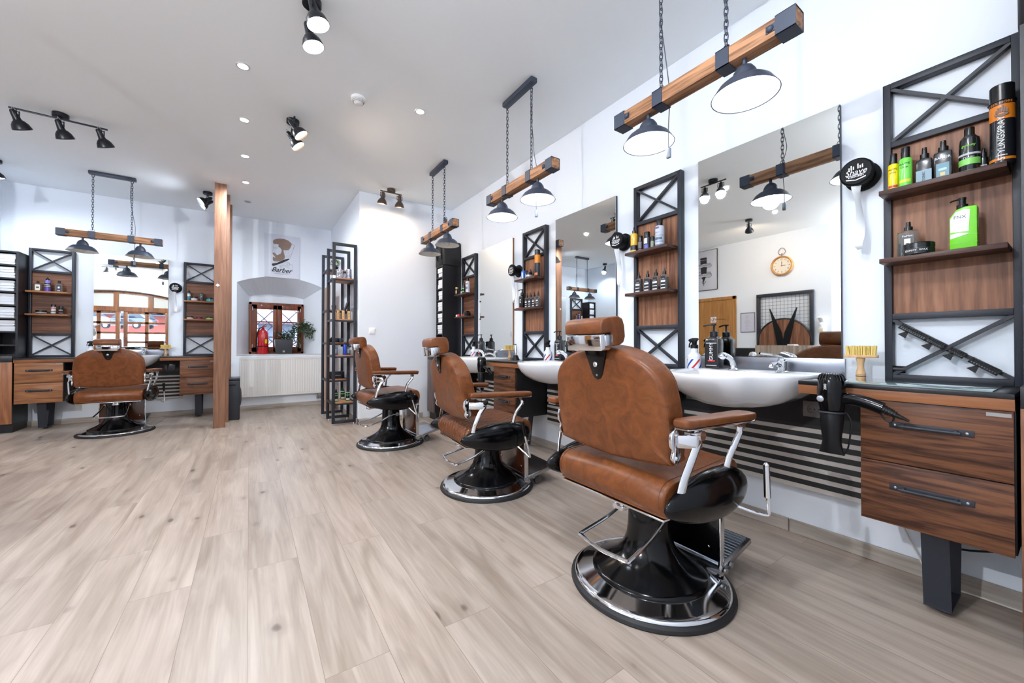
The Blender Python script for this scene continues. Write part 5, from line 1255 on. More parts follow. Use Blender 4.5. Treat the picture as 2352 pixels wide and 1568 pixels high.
# cables
CB = mat('black_cable', (20, 20, 24), .5); CW = mat('white_cable', (220, 214, 206), .5)
b = new(); tube(b, smooth([(2.30, .53, .315), (2.38, .45, .24), (2.40, .33, .17), (2.40, .2, .2), (2.403, .13, .26)], 6), .004, 8); tag(obj('cable', b, CB), 'black cable sagging behind the leg of the nearest cabinet', 'cable')
b = new(); tube(b, smooth([(2.39, .5, .315), (2.392, .46, .22), (2.392, .41, .1), (2.385, .36, .012), (2.395, .25, .006), (2.395, .13, .006)], 6), .0035, 8); tag(obj('cable', b, CW), 'white cable dropping to the skirting behind the nearest cabinet leg', 'cable')
b = new(); tube(b, smooth([(2.385, 2.02, .30), (2.39, 2.02, .15), (2.385, 2.03, .03), (2.36, 2.08, .006), (2.33, 2.2, .006), (2.3, 2.4, .006)], 6), .0035, 8); tag(obj('cable', b, CB), 'thin black cable hanging to the floor under the second basin', 'cable')
# ================================================================ wooden posts, bin, radiator
PW_ = wood('walnut_post', (160, 119, 96), (126, 92, 74), 'z', 18, .5)
def post(label, x, y, w=.11, d=.045):
    b = new(); box(b, -w / 2, w / 2, -d / 2, d / 2, 0, H - .0005, .002)
    o = obj('wooden_post', b, PW_); o.location = (x, y, 0); tag(o, label, 'post', 'floor to ceiling wooden posts'); return o
p0 = post('nearest and tallest looking wooden post, with a small white diamond plate', -.300, 5.87, .115, .06)
post('middle wooden post just behind the nearest one', -.272, 6.25, .10, .06)
post('furthest wooden post, close to the black bin', -.262, 6.68, .10, .06)
b = new(); prism(b, [(-.022, 1.693), (.0, 1.715), (-.022, 1.737), (-.044, 1.715)], 'xz', -.034, -.0301, .001); o = obj('diamond_plate', b, mat('white_plate', (226, 222, 218), .4), p0); o['label'] = 'small white diamond plate'
t = thing('waste_bin', 'tall black plastic bin with a slot near its top, behind the posts', 'bin', (-.19, 6.47, 0))
b = new(); box(b, -.085, .085, -.14, .14, .0, .525, .012, seg=3); obj('bin_body', b, mat('dark_grey_plastic', (40, 44, 52), .4), t)
b = new(); box(b, -.087, .087, -.142, .142, .53, .56, .01, seg=3); obj('lid', b, mat('dark_grey_plastic_lid', (58, 62, 72), .3), t)
b = new(); box(b, -.055, .04, -.1412, -.139, .455, .475); obj('slot', b, BLKP(), t)
b = new(); ball(b, (.085, -.05, .3), .02, 1, 3.2, 6.5, 20); obj('side_bulge', b, mat('dark_grey_plastic', (40, 44, 52), .4), t)

t = thing('radiator', 'white ribbed panel radiator under the small window', 'radiator', (.45, YB, 0))
RW = mat('radiator_white', (232, 231, 228), .35, coat=.3)
b = new(); x0, x1, z0, z1 = -.575, .60, .205, .80
n = 33; pts = []
for i in range(n):
    a = x0 + .02 + (x1 - x0 - .04) * i / n; s = (x1 - x0 - .04) / n
    pts += [(a, -.0885), (a + s * .3, -.094), (a + s * .65, -.094), (a + s * .95, -.0885)]
pts = [(x0, -.0885)] + pts + [(x1, -.0885), (x1, -.02), (x0, -.02)]
prism(b, pts, 'xy', z0 + .03, z1 - .03); box(b, x0, x1, -.091, -.02, z0, z0 + .03, .006); box(b, x0, x1, -.091, -.02, z1 - .03, z1, .006); obj('panel', b, RW, t)
b = new(); box(b, x0 - .002, x0 + .012, -.096, -.012, z0 + .01, z1 + .004, .002); box(b, x1 - .012, x1 + .002, -.096, -.012, z0 + .01, z1 + .004, .002); box(b, x0, x1, -.09, -.02, z1 + .0005, z1 + .006, .001); obj('side_cover', b, RW, t)
b = new()
for x in (.49, .54): tube(b, smooth([(x, -.05, .2), (x, -.05, .13), (x, -.03, .12), (x, -.001, .12)], 4), .009, 8); cyl(b, (x, -.05, .12), (x, -.05, .16), .016, seg=12)
tube(b, [(.48, -.05, .14), (.55, -.05, .14)], .012, 8); obj('valve', b, mat('brass_dull', (150, 140, 128), .35, .9), t)

# fire extinguisher and plant on the sill
sz = NZ + .007
t = thing('fire_extinguisher', 'red fire extinguisher standing on the window sill', 'fire extinguisher', (.178, 7.40, sz))
RD = mat('extinguisher_red', (190, 20, 30), .25, coat=.6)
b = new(); lathe(b, [(0, 0), (.07, 0), (.075, .012), (.075, .33), (.06, .375), (.03, .395), (.02, .41), (0, .41)], 36); obj('cylinder', b, RD, t)
b = new(); lathe(b, [(0, .41), (.018, .41), (.018, .44), (0, .44)], 16); tube(b, [(-.01, 0, .44), (.05, -.03, .49)], .007, 8, flat=(.01, .004)); tube(b, [(-.01, 0, .435), (.05, -.03, .45)], .006, 8); cyl(b, (0, -.018, .425), (0, -.035, .425), .014, seg=14); obj('valve', b, mat('extinguisher_handle', (150, 26, 34), .4), t)
b = new(); tube(b, smooth([(-.018, 0, .425), (-.055, -.02, .40), (-.082, -.03, .3), (-.086, -.03, .15), (-.08, -.03, .06)], 5), .009, 8); obj('hose', b, BLKP(), t)
b = new(); lathe(b, [(.0765, .118), (.078, .12), (.078, .13), (.0765, .132)], 30, cap=False); obj('strap', b, BLKP(), t)
b = new(); rr_ = [[(.0758 * math.sin(a), -.0758 * math.cos(a), .17), (.0758 * math.sin(a), -.0758 * math.cos(a), .235), (.074 * math.sin(a), -.074 * math.cos(a), .235), (.074 * math.sin(a), -.074 * math.cos(a), .17)] for a in (.3, .42, .54, .66, .78)]; loft(b, rr_); obj('yellow_label', b, mat('label_yellow', (240, 206, 30), .4), t)
b = new(); rr_ = [[(.0758 * math.sin(a), -.0758 * math.cos(a), .25), (.0758 * math.sin(a), -.0758 * math.cos(a), .33), (.074 * math.sin(a), -.074 * math.cos(a), .33), (.074 * math.sin(a), -.074 * math.cos(a), .25)] for a in (.02, .2, .38)]; loft(b, rr_); obj('print_label', b, mat('label_pale_red', (206, 90, 96), .4), t)

t = thing('potted_plant', 'trailing green plant in a square dark grey pot on the window sill', 'plant', (.465, 7.42, sz))
b = new(); t_ = new(); bmesh.ops.create_cube(t_, size=1)
for v in t_.verts: k = .112 + .018 * (v.co.z + .5); v.co = Vector((v.co.x * 2 * k, v.co.y * 2 * k, (v.co.z + .5) * .235))
bevel(t_, .008, 2); merge(b, t_); pt_ = obj('pot', b, mat('anthracite_pot', (62, 64, 70), .5), t)
b = new(); box(b, -.02, .01, -.1165, -.114, .025, .055, .001); obj('pot_badge', b, mat('badge_grey', (170, 170, 172), .4), pt_)
b = new(); box(b, -.118, .118, -.118, .118, .2355, .24); obj('soil', b, mat('soil', (60, 46, 36), .9, vary=.4), t)
def leaf(bm, p, d, l, w, rnd):
    d = d.normalized(); s = d.cross(Vector((rnd.uniform(-.3, .3), rnd.uniform(-.3, .3), 1))).normalized(); n = s.cross(d)
    q = [p, p + d * l * .4 + s * w * .5 + n * l * .06, p + d * l - n * l * .1, p + d * l * .4 - s * w * .5 + n * l * .06]
    vs = [bm.verts.new(x) for x in q]; c = bm.verts.new(p + d * l * .45 - n * l * .04)
    for i in range(4): bm.faces.new((vs[i], vs[(i + 1) % 4], c))
rnd = random.Random(5); b = new(); bs = new()
arch_ = smooth([(0, 0, .24), (.10, .0, .31), (.18, -.01, .43), (.28, -.02, .48), (.37, -.02, .42), (.39, -.02, .32)], 8)
tube(bs, arch_, .006, 6); tube(bs, smooth([(-.03, 0, .24), (-.045, 0, .30), (-.05, -.02, .33)], 4), .004, 5)
tube(bs, smooth([(.03, 0, .24), (.15, -.03, .28), (.22, -.05, .18), (.23, -.05, .12)], 5), .004, 5)
cen = [(p, .055) for p in arch_[6:]] * 12 + [(Vector((rnd.uniform(-.075, .13), rnd.uniform(-.08, .08), .27 + rnd.uniform(0, .06))), .05) for _ in range(190)] + [(Vector((.2 + rnd.uniform(-.02, .03), -.05, .14 + rnd.uniform(0, .12))), .03) for _ in range(50)]
for c, s in cen:
    p = c + Vector((rnd.gauss(0, s * .8), rnd.gauss(0, s * .7), rnd.gauss(0, s * .8)))
    leaf(b, p, Vector((rnd.uniform(-1, 1), rnd.uniform(-1, 1), rnd.uniform(-.9, .5))), rnd.uniform(.04, .068), rnd.uniform(.022, .034), rnd)
lf = obj('foliage', b, mat('ficus_leaf', (58, 84, 52), .4, vary=.5, nscale=24), t); lf['kind'] = 'stuff'
obj('stem', bs, mat('stem_tan', (176, 150, 118), .7), t)

# poster of the bearded barber
t = thing('wall_poster', 'square white canvas with a bearded man and the word Barber above the window', 'poster', (.185, YB - .0005, 2.07))
PWd, PHt = .485, .68
b = new(); box(b, 0, PWd, -.02, -.0005, 0, PHt, .002); cv = obj('canvas', b, mat('canvas_pale', (214, 219, 232), .6), t)
def U(x, y):
    u = (x - 540) / 628; top = 125 + 87 * u; bot = 912 + 58 * u
    return (u * PWd, (bot - y) / (bot - top) * PHt)
BRN = mat('print_brown', (146, 122, 108), .6); INK = mat('print_ink', (34, 34, 44), .6)
hair = [(700, 322), (683, 290), (690, 258), (730, 235), (800, 227), (880, 235), (950, 262), (1000, 305), (1016, 330), (1000, 372), (962, 432), (930, 440), (868, 432), (842, 430), (810, 392), (780, 375), (785, 335), (745, 322)]
beard = [(842, 430), (866, 440), (872, 480), (886, 520), (900, 568), (880, 600), (832, 628), (762, 642), (702, 636), (683, 614), (683, 572), (696, 552), (714, 574), (732, 568), (714, 545), (690, 520), (676, 490), (700, 480), (735, 504), (752, 530), (782, 522), (824, 500), (838, 460)]
b = new()
for pl in (hair, beard): prism(b, [U(*p) for p in pl], 'xz', -.0212, -.0201)
obj('print_hair', b, BRN, cv)
b = new()
def line(pts, w=.0016, cl=False):
    w = w * 1.6
    tube(b, [(U(x, y)[0], -.0213, U(x, y)[1]) for x, y in pts], w, 5, cl, flat=(w, .0006))
line(hair, .0018, True); line(beard, .0016, True)
line([(697, 322), (690, 385), (700, 405), (676, 436), (662, 455), (668, 474), (682, 476), (676, 490)])
line([(690, 390), (720, 384), (764, 404)], .0022); line([(705, 404), (742, 410), (734, 430)]); line([(700, 475), (722, 465), (732, 490)], .001)
line([(905 + 33 * math.cos(a / 10 * PI), 462 + 42 * math.sin(a / 10 * PI)) for a in range(20)], .0013, True)
line([(895, 440), (912, 450), (900, 470), (915, 485)], .001)
for k in range(7): line([(720 + k * 36, 318 - k * 2), (735 + k * 36, 275), (760 + k * 34, 240 + k * 5)], .001)
for k in range(6): line([(790 + k * 34, 360 + k * 8), (860 + k * 22, 330 + k * 14), (980 + k * 2, 330 + k * 14)], .0009)
for k in range(6): line([(700 + k * 30, 632 - k * 4), (712 + k * 28, 600), (748 + k * 22, 545 - k * 12)], .0009)
line([(1022, 324), (1075, 354), (1058, 385), (1016, 505), (985, 592), (962, 588), (985, 522), (952, 500), (1000, 372)], .0014, True)
line([(1075, 354), (1050, 400), (1000, 560)], .0026)
line([(940 + (30 - k * 1.6) * math.cos(k * .55), 545 + (34 - k * 1.8) * math.sin(k * .55)) for k in range(18)], .0011)
hdl = [(665, 695), (670, 680), (760, 665), (880, 610), (960, 591), (982, 605), (940, 630), (850, 670), (760, 702), (700, 725), (674, 718)]
prism(b, [U(*p) for p in hdl], 'xz', -.0216, -.0202)
line([(690, 775), (652, 785), (655, 808), (700, 800), (690, 760), (730, 742), (752, 760)], .0028)
line([(855, 712), (880, 680), (930, 655), (975, 668), (990, 695), (1030, 705), (1042, 750), (1025, 800), (1000, 822)], .0024)
line([(800, 725), (822, 710), (830, 735), (808, 742), (815, 760), (860, 745), (930, 745), (990, 775)], .0024); line([(860, 715), (905, 722), (940, 735), (925, 700), (940, 660)], .002); line([(965 + 20 * math.cos(a / 6 * PI), 705 + 22 * math.sin(a / 6 * PI)) for a in range(12)], .0016, True)
line([(690, 838), (730, 860), (830, 872), (940, 884), (1002, 870)], .0028)
obj('print_lines', b, INK, cv)
x_, z_ = U(838, 800); text(cv, 'lettering', 'Barber', .10, FM(x_, -.0206, z_ - .004, -.02), INK, .0004, shear=.35, bold=.0016)
x_, z_ = U(845, 850); text(cv, 'lettering', 'moustache & shave', .022, FM(x_, -.0206, z_), BRN, .0002)

# inner wall: light switch, vent
t = thing('light_switch', 'white light switch on the inner wall left of the furthest chair', 'switch', (1.304, 5.13, 1.178)); WP = mat('white_plastic_bright', (244, 245, 248), .4)
b = new(); box(b, -.041, .041, -.009, -.0003, -.041, .041, .006, seg=3); obj('plate', b, WP, t); b = new(); box(b, -.03, .03, -.013, -.009, -.03, .03, .004); obj('rocker', b, WP, t)
t = thing('air_vent', 'small white vent grille high on the inner wall behind the pendant', 'vent', (2.24, 5.13, 2.79))
b = new()
for a in ((-.07, .07, .058, .07), (-.07, .07, -.07, -.058), (-.07, -.058, -.058, .058), (.058, .07, -.058, .058)): box(b, a[0], a[1], -.01, -.0005, a[2], a[3], .001)
obj('frame', b, WP, t); b = new()
for k in range(8): box(b, -.058, .058, -.008, -.002, -.052 + k * .014, -.046 + k * .014)
obj('louvres', b, WP, t)

# black steel shelf tower with wooden shelves
t = thing('open_shelf_tower', 'narrow black steel shelf tower with wooden shelves by the inner wall', 'shelf', (0, 0, 0))
XA, XB = .842, 1.13; YS = (5.2, 5.61, 6.04); B = .036
for y in YS:
    b = new(); z0, z1 = .022, 2.275
    box(b, XA, XA + B, y, y + .022, z0, z1, .001); box(b, XB - B, XB, y, y + .022, z0, z1, .001); box(b, XA + B, XB - B, y, y + .022, z1 - B, z1, .001); box(b, XA + B, XB - B, y, y + .022, z0, z0 + B, .001)
    fr_ = obj('steel_frame', b, BLKM(), t)
    b = new()
    for x in (XA + .03, XB - .03): cyl(b, (x, y + .011, 0), (x, y + .011, .006), .014, seg=12); cyl(b, (x, y + .011, .006), (x, y + .011, .022), .004, seg=8)
    obj('foot', b, CHROME(), fr_)
SHW = wood('shelf_tower_wood', (190, 140, 104), (150, 104, 76), 'x', 22, .45)
def tshelf(ya, yb, z):
    b = new(); box(b, XA + B, XB - B, ya + .0225, yb - .0005, z - .016, z, .001); s = obj('wooden_shelf', b, SHW, t)
    b = new(); box(b, XA + .004, XA + .02, ya + .0225, yb - .0005, z - .03, z - .002); box(b, XB - .02, XB - .004, ya + .0225, yb - .0005, z - .03, z - .002); box(b, XA + B, XB - B, ya + .024, ya + .04, z - .036, z - .0165); obj('rail', b, BLKM(), s)
ZN = (1.842, 1.326, .872, .282); ZF = (2.015, 1.472, 1.035, .54)
for z in ZN: tshelf(YS[0], YS[1], z)
for z in ZF: tshelf(YS[1], YS[2], z)
b = new(); box(b, XA + .002, XA + .034, 5.196, 5.1995, 1.826, 1.862, .001); o = obj('tag', b, WP, t); o['label'] = 'small white tag clipped on the near upright'
# things on it (each stands on a shelf)
def foliage_ball(label, x, y, z, r=.062):
    t = thing('artificial_plant', label, 'plant', (x, y, z)); b = new(); lathe(b, [(0, 0), (.03, 0), (.04, .055), (.035, .055), (0, .05)], 24); obj('pot', b, BLKP(), t)
    b = new(); rn = random.Random(2)
    for i in range(420):
        d = Vector((rn.gauss(0, 1), rn.gauss(0, 1), rn.gauss(0, 1))).normalized(); p = Vector((0, 0, .105)) + Vector((d.x, d.y, d.z * .8)) * r * rn.uniform(.5, 1)
        leaf(b, p, d + Vector((rn.uniform(-.6, .6), rn.uniform(-.6, .6), .3)), .02, .012, rn)
    o = obj('foliage', b, mat('bright_shrub', (120, 140, 78), .6, vary=.5, nscale=40), t); o['kind'] = 'stuff'
foliage_ball('small bushy green plant in a black pot at the top of the shelf tower', .975, 5.78, 2.0155)
def metal_tin(label, x, y, z, r, h):
    t = thing('silver_canister', label, 'canister', (x, y, z), 0, 'crinkled silver canisters'); b = new()
    lathe(b, [(0, 0), (r, 0)] + [(r * (1 + (.03 if k % 2 else -.03)), h * (k + 1) / 14) for k in range(12)] + [(r, h), (r * .8, h + .003), (0, h + .003)], 20)
    obj('body', b, mat('crinkled_silver', (196, 198, 210), .18, 1., vary=.5, nscale=180, bump=1.), t)
metal_tin('left crinkled silver canister on the top near shelf', .945, 5.32, 1.8425, .037, .115)
metal_tin('tallest right crinkled silver canister on the top near shelf', 1.055, 5.30, 1.8425, .036, .125)
metal_tin('short crinkled silver canister between the taller two', 1.035, 5.44, 1.8425, .026, .085)
def carton(label, x, y, z, w=.026, h=.108, col=(222, 184, 134), rz=0., kind='carton'):
    t = thing(kind, label, 'box', (x, y, z), rz); m = mat('card_%d_%d' % col[:2], col, .7)
    b = new(); box(b, -w / 2, w / 2, -w / 2, w / 2, 0, h, .0012); bd = obj('box_body', b, m, t)
    b = new(); 
    for k in (.3, .62, .72): box(b, -w * .3, w * .3, -w / 2 - .0006, -w / 2, h * k, h * k + .003)
    obj('print', b, mat('print_dark', (110, 80, 60), .6), bd)
z = ZN[1] + .0005
carton('pale upright carton, leftmost on the second near shelf', .895, 5.36, z, .03, .1)
carton('pale upright carton second from the left on the near shelf', .926, 5.30, z)
carton('brown mottled carton between the pale ones', .965, 5.40, z, .032, .085, (150, 126, 104))
carton('pale upright carton in the middle of the near shelf', .985, 5.29, z)
carton('pale upright carton at the right of the near shelf', 1.052, 5.29, z, .03, .105)
t = thing('display_stand', 'slanted black display stand leaning on the second shelf', 'stand', (1.035, 5.45, z)); b = new(); prism(b, [(-.05, 0), (-.042, 0), (.045, .235), (.03, .24)], 'xz', -.06, .06, .002); prism(b, [(-.05, 0), (.05, 0), (.05, .008), (-.05, .008)], 'xz', -.06, .06, .001); prism(b, [(.045, 0), (.05, 0), (.045, .235), (.038, .235)], 'xz', -.05, .05); obj('panel', b, BLKP(), t)
t = thing('lantern', 'little dark dome shaped lantern on the far upper shelf', 'ornament', (.95, 5.75, ZF[1] + .0005)); b = new(); lathe(b, [(0, 0), (.035, 0), (.034, .006), (.026, .012), (.03, .05), (.032, .055), (.026, .07), (.012, .082), (.004, .086), (.006, .094), (0, .1)], 12); obj('body', b, mat('dark_bronze', (50, 44, 42), .4, .6), t)
z = ZF[2] + .0005
tin('black round tin in the middle of the shelf tower', (.965, 5.78, z), 0, .045, .06, (22, 26, 32), (70, 84, 92), band=(60, 70, 76))
tin('second black round tin right of the first on the shelf tower', (1.05, 5.80, z), 0, .036, .06, (22, 26, 32), (70, 84, 92), band=(60, 70, 76))
t = thing('clipper_case', 'black slanted case at the left of the middle far shelf', 'case', (.905, 5.72, z)); b = new(); prism(b, [(-.028, 0), (.025, 0), (.025, .075), (-.028, .035)], 'xz', -.05, .05, .004); obj('case_body', b, BLKP(), t)
z = ZN[2] + .0005
def acarton(label, x, y, col, w, h): 
    t = thing('product_box', label, 'box', (x, y, z)); b = new(); box(b, -w / 2, w / 2, -w / 2, w / 2, 0, h, .001); bd = obj('box_body', b, mat('card_%d_%d' % col[:2], col, .4), t)
    b = new(); box(b, -w * .4, w * .2, -w / 2 - .0006, -w / 2, h * .2, h * .75); obj('print', b, mat('print_blue_grey', (150, 160, 176), .5), bd)
acarton('grey printed box at the left of the third near shelf', .905, 5.36, (96, 104, 118), .05, .10)
acarton('pale grey printed box with dark bottle picture on the third near shelf', .955, 5.30, (170, 176, 184), .05, .105)
acarton('dark grey box at the right of the third near shelf', 1.055, 5.32, (70, 76, 88), .042, .105)
t = bottle('pump_bottle', 'bright blue pump bottle on the third near shelf of the shelf tower', 'bottle', (1.005, 5.28, z), 0, .038, .165, (16, 66, 190), top='spray', toph=.03, topr=.012, shoulder=.05)
z = ZF[3] + .0005
t = thing('storage_box', 'long black carton on the lower far shelf of the shelf tower', 'box', (.985, 5.76, z)); b = new(); box(b, -.105, .095, -.06, .06, 0, .095, .002); bd = obj('box_body', b, mat('black_card', (20, 20, 24), .4), t); b = new(); box(b, -.02, .05, -.0606, -.06, .04, .05); obj('print', b, mat('print_grey', (120, 120, 126), .5), bd)
z = ZN[3] + .0005
for k, (x, y, s) in enumerate(((.905, 5.30, 'left'), (1.045, 5.30, 'front right'), (1.015, 5.46, 'rear right'))):
    bottle('spray_bottle', s + ' black and green bottle on the lowest near shelf', 'bottle', (x, y, z), 0, .05, .16, (24, 30, 26), top='spray', toph=.035, topr=.012, band=[(.0, .05, (120, 200, 110)), (.12, .3, (206, 214, 206), .3), (.6, .66, (110, 214, 80), .5), (.84, .9, (150, 210, 160))], shoulder=.1)
# brown door leaf panel leaning behind the tower
b = new(); box(b, .985, 1.005, 6.35, 6.75, .001, 1.90, .002); o = obj('leaning_board', b, wood('pale_brown_board', (206, 166, 134), (186, 144, 112), 'z', 10, .6)); tag(o, 'tall pale brown board standing behind the black shelf tower', 'board')

# ================================================================ the side seen only in the mirrors
t = thing('wall_clock', 'round wooden pocket watch style wall clock showing nine', 'clock', (XW, 2.923, 2.3770), PI / 2); t.scale = (1.055, 1.055, 1.055)
CW_ = wood('clock_wood', (206, 152, 88), (170, 116, 60), 'x', 20, .4)
MC = Matrix.Rotation(PI / 2, 4, 'X')
b = new(); lathe(b, [(0, .001), (.15, .001), (.16, .02), (.16, .045), (.15, .055), (.136, .05), (.132, .03), (0, .03)], 48, MC); obj('case', b, CW_, t)
b = new(); lathe(b, [(0, .0305), (.131, .0305), (.131, .032), (0, .032)], 48, MC); dl = obj('dial', b, mat('cream_dial', (232, 226, 212), .6), t)
for k in range(1, 13):
    a = k * PI / 6; text(dl, 'numeral', str(k), .036, Matrix.Rotation(0, 4, 'Z') @ FM(.104 * math.sin(a), -.0325, .104 * math.cos(a), -a), mat('ink_black', (30, 28, 28), .5), .0003)
b = new(); prism(b, [(-.002, -.02), (.002, -.02), (.004, .05), (0, .085), (-.004, .05)], 'xz', -.036, -.0345); prism(b, [(.02, -.002), (.02, .002), (-.04, .005), (-.065, 0), (-.04, -.005)], 'xz', -.034, -.033); cyl(b, (0, -.037, 0), (0, -.033, 0), .006, seg=12); obj('hands', b, mat('ink_black', (30, 28, 28), .5), dl)
b = new(); cyl(b, (0, -.03, .155), (0, -.03, .2), .009, seg=12); tube(b, smooth([(-.03, -.03, .185), (-.052, -.03, .225), (-.03, -.03, .275), (0, -.03, .29), (.03, -.03, .275), (.052, -.03, .225), (.03, -.03, .185)], 5), .004, 8); tube(b, [(-.036, -.03, .185), (.036, -.03, .185)], .004, 8); obj('hanging_ring', b, mat('aged_bronze', (120, 88, 60), .4, .8), t)

t = thing('wall_poster', 'pale framed poster of a hair clipper wrapped in a ribbon banner', 'poster', (XW, 4.316, 2.5089), PI / 2); t.scale = (1.055, 1.055, 1.055)
b = new(); box(b, -.25, .25, -.022, -.0005, -.375, .375, .002); cv = obj('canvas', b, mat('canvas_grey', (202, 204, 214), .6), t)
b = new(); box(b, -.256, -.2505, -.024, -.0005, -.381, .381); box(b, .2505, .256, -.024, -.0005, -.381, .381); box(b, -.25, .25, -.024, -.0005, -.381, -.3755); box(b, -.25, .25, -.024, -.0005, .3755, .381); obj('frame', b, BLKP(), t)
b = new(); Y0, Y1 = -.0235, -.0222
prism(b, [(-.05, .25), (.06, .25), (.075, .23), (.062, .205), (-.06, .205), (-.062, .23)], 'xz', Y0, Y1)
prism(b, [(-.055, .2), (.07, .2), (.06, .0), (.045, -.14), (.02, -.17), (-.02, -.17), (-.045, -.12), (-.06, .05)], 'xz', Y0, Y1); prism(b, [(-.02, -.17), (.03, -.17), (.012, -.2), (.006, -.29), (-.004, -.29), (-.004, -.2)], 'xz', Y0, Y1)
obj('print_clipper', b, INK, cv)
b = new()
for z0 in (.09, -.1):
    prism(b, [(-.15, z0 - .01), (-.13, z0 + .03), (0, z0 + .045), (.13, z0 + .02), (.16, z0 - .02), (.13, z0 - .045), (0, z0 - .02), (-.13, z0 - .04)], 'xz', Y0 - .001, Y0)
obj('print_ribbon', b, mat('canvas_grey', (202, 204, 214), .6), cv)
b = new()
for z0 in (.09, -.1):
    pts = [(-.15, z0 - .01), (-.13, z0 + .03), (0, z0 + .045), (.13, z0 + .02), (.16, z0 - .02), (.13, z0 - .045), (0, z0 - .02), (-.13, z0 - .04)]
    tube(b, [(x, Y0 - .0015, z) for x, z in pts], .003, 5, True)
tube(b, [(.16, Y0 - .001, .06), (.15, Y0 - .001, -.02), (-.12, Y0 - .001, -.04), (-.15, Y0 - .001, -.09)], .004, 5)
tube(b, [(.0 + .035 * math.cos(a * PI / 8), Y0 - .001, -.22 + .025 * math.sin(a * PI / 8)) for a in range(16)], .004, 5, True)
obj('print_lines', b, INK, cv)
text(cv, 'lettering', 'BARBERSHOP', .04, FM(.0, Y0 - .0015, .10, .02), INK, .0003); text(cv, 'lettering', 'CUTS & SHAVES', .034, FM(.0, Y0 - .0015, -.09, .02), INK, .0003)

t = thing('framed_notice', 'framed white paper notice between the oak door and the scissors sign', 'notice', (XW, 3.493, 1.4221), PI / 2); t.scale = (1.055, 1.055, 1.055)
b = new(); box(b, -.112, .112, -.004, -.0005, -.163, .163); cv = obj('paper', b, mat('paper_lilac', (206, 206, 222), .6), t)
b = new()
for a in ((-.118, .118, .1635, .17), (-.118, .118, -.17, -.1635), (-.118, -.1125, -.1635, .1635), (.1125, .118, -.1635, .1635)): box(b, a[0], a[1], -.008, -.0005, a[2], a[3])
obj('frame', b, BLKP(), t); b = new(); rn = random.Random(4)
for k in range(15):
    z = .12 - k * .017; l = rn.uniform(.02, .07); box(b, -l + .02, l * .6 + .02, -.0045, -.004, z, z + .002)
obj('print', b, mat('print_grey', (120, 120, 126), .5), cv)

t = thing('scissors_sign', 'large square black frame sign with wire grid, walnut half disc and black scissors', 'sign', (XW, 2.897, -0.0552), PI / 2); t.scale = (1.055, 1.055, 1.055)
z0, z1 = .96, 1.865; w = .405
b = new()
for a in ((-w, w, z1 - .05, z1), (-w, -w + .05, z0, z1 - .05), (w - .05, w, z0, z1 - .05)): box(b, a[0], a[1], -.05, -.001, a[2], a[3], .002)
obj('frame', b, BLKM(), t)
b = new()
for i in range(13): x = -w + .05 + .71 * (i + .5) / 13; tube(b, [(x, -.02, z0), (x, -.02, z1 - .05)], .002, 5)
for i in range(15): z = z0 + .02 + .057 * i; tube(b, [(-w + .05, -.0225, z), (w - .05, -.0225, z)], .002, 5)
obj('wire_grid', b, BLKM(), t)
b = new(); prism(b, [(.37 * math.cos(PI * k / 30), z0 + .09 + .37 * math.sin(PI * k / 30)) for k in range(31)] + [(-.37, z0), (.37, z0)], 'xz', -.05, -.035); obj('half_disc', b, PNV, t)
b = new(); tube(b, [(.385 * math.cos(PI * k / 30), -.045, z0 + .09 + .385 * math.sin(PI * k / 30)) for k in range(31)], .016, 6, flat=(.018, .014)); obj('arc', b, BLKM(), t)
b = new()
for s in (-1, 1): prism(b, [(s * .20, 1.60), (s * .185, 1.605), (s * .02, 1.22), (-s * .0, 1.1), (s * .0, .98), (s * .08, .98), (s * .12, 1.2), (s * .16, 1.42)], 'xz', -.062 - (.004 if s > 0 else 0), -.055 - (.004 if s > 0 else 0))
obj('scissor_blades', b, BLKP(), t)

t = thing('reception_desk', 'light wood clad reception desk with black rear counter seen in the mirrors', 'desk', (0, 0, 0))
GW = wood('grey_oak', (176, 160, 146), (140, 122, 108), 'z', 14, .6)
b = new(); prism(b, [(-1.72, 2.10), (-1.66, 2.10), (-1.60, 2.5), (-1.60, 2.82), (-1.72, 2.82)], 'xy', 0, 1.0, .001); box(b, -2.3, -1.722, 2.10, 2.14, 0, .955); obj('front_panel', b, GW, t)
b = new(); box(b, -2.40, -1.73, 2.15, 2.80, .93, .955, .002); obj('desk_top', b, BLKM(), t)
b = new(); box(b, -2.38, -1.73, 2.83, 2.87, 0, .95, .002); box(b, -2.38, -1.75, 2.875, 3.42, 0, .955, .003); obj('black_counter', b, BLKP(), t)
b = new(); box(b, -1.606, -1.59, 2.2, 2.6, .55, .88, .001) if False else box(b, -1.64, -1.596, 2.18, 2.5, .7, .88, .001); obj('grey_inset', b, mat('grey_inset', (90, 94, 100), .3), t)
t = thing('card_terminal', 'small white and black card terminal on the reception desk', 'card terminal', (-1.85, 2.42, .956), .3)
b = new(); prism(b, [(-.09, 0), (.05, 0), (.05, .06), (-.06, .055)], 'yz', -.04, .04, .006); obj('housing', b, WP, t); b = new(); box(b, -.035, .035, .0, .045, .0605, .064, .001); obj('screen', b, BLKP(), t)
t = thing('sanitizer_dispenser', 'white wall mounted sanitizer dispenser with elbow lever', 'dispenser', (XW, 2.358, 1.3166), PI / 2); t.scale = (1.055, 1.055, 1.055)
b = new(); box(b, -.045, .045, -.012, -.0005, -.13, .12, .003); box(b, -.045, .045, -.08, -.012, -.13, -.118, .003); obj('bracket', b, WP, t)
b = new(); lathe(b, [(0, -.116), (.034, -.116), (.036, -.11), (.036, .02), (.025, .04), (.014, .05), (0, .05)], 24, Matrix.Translation((0, -.052, 0))); bt = obj('sanitizer_bottle', b, mat('milky_plastic', (226, 232, 240), .35), t)
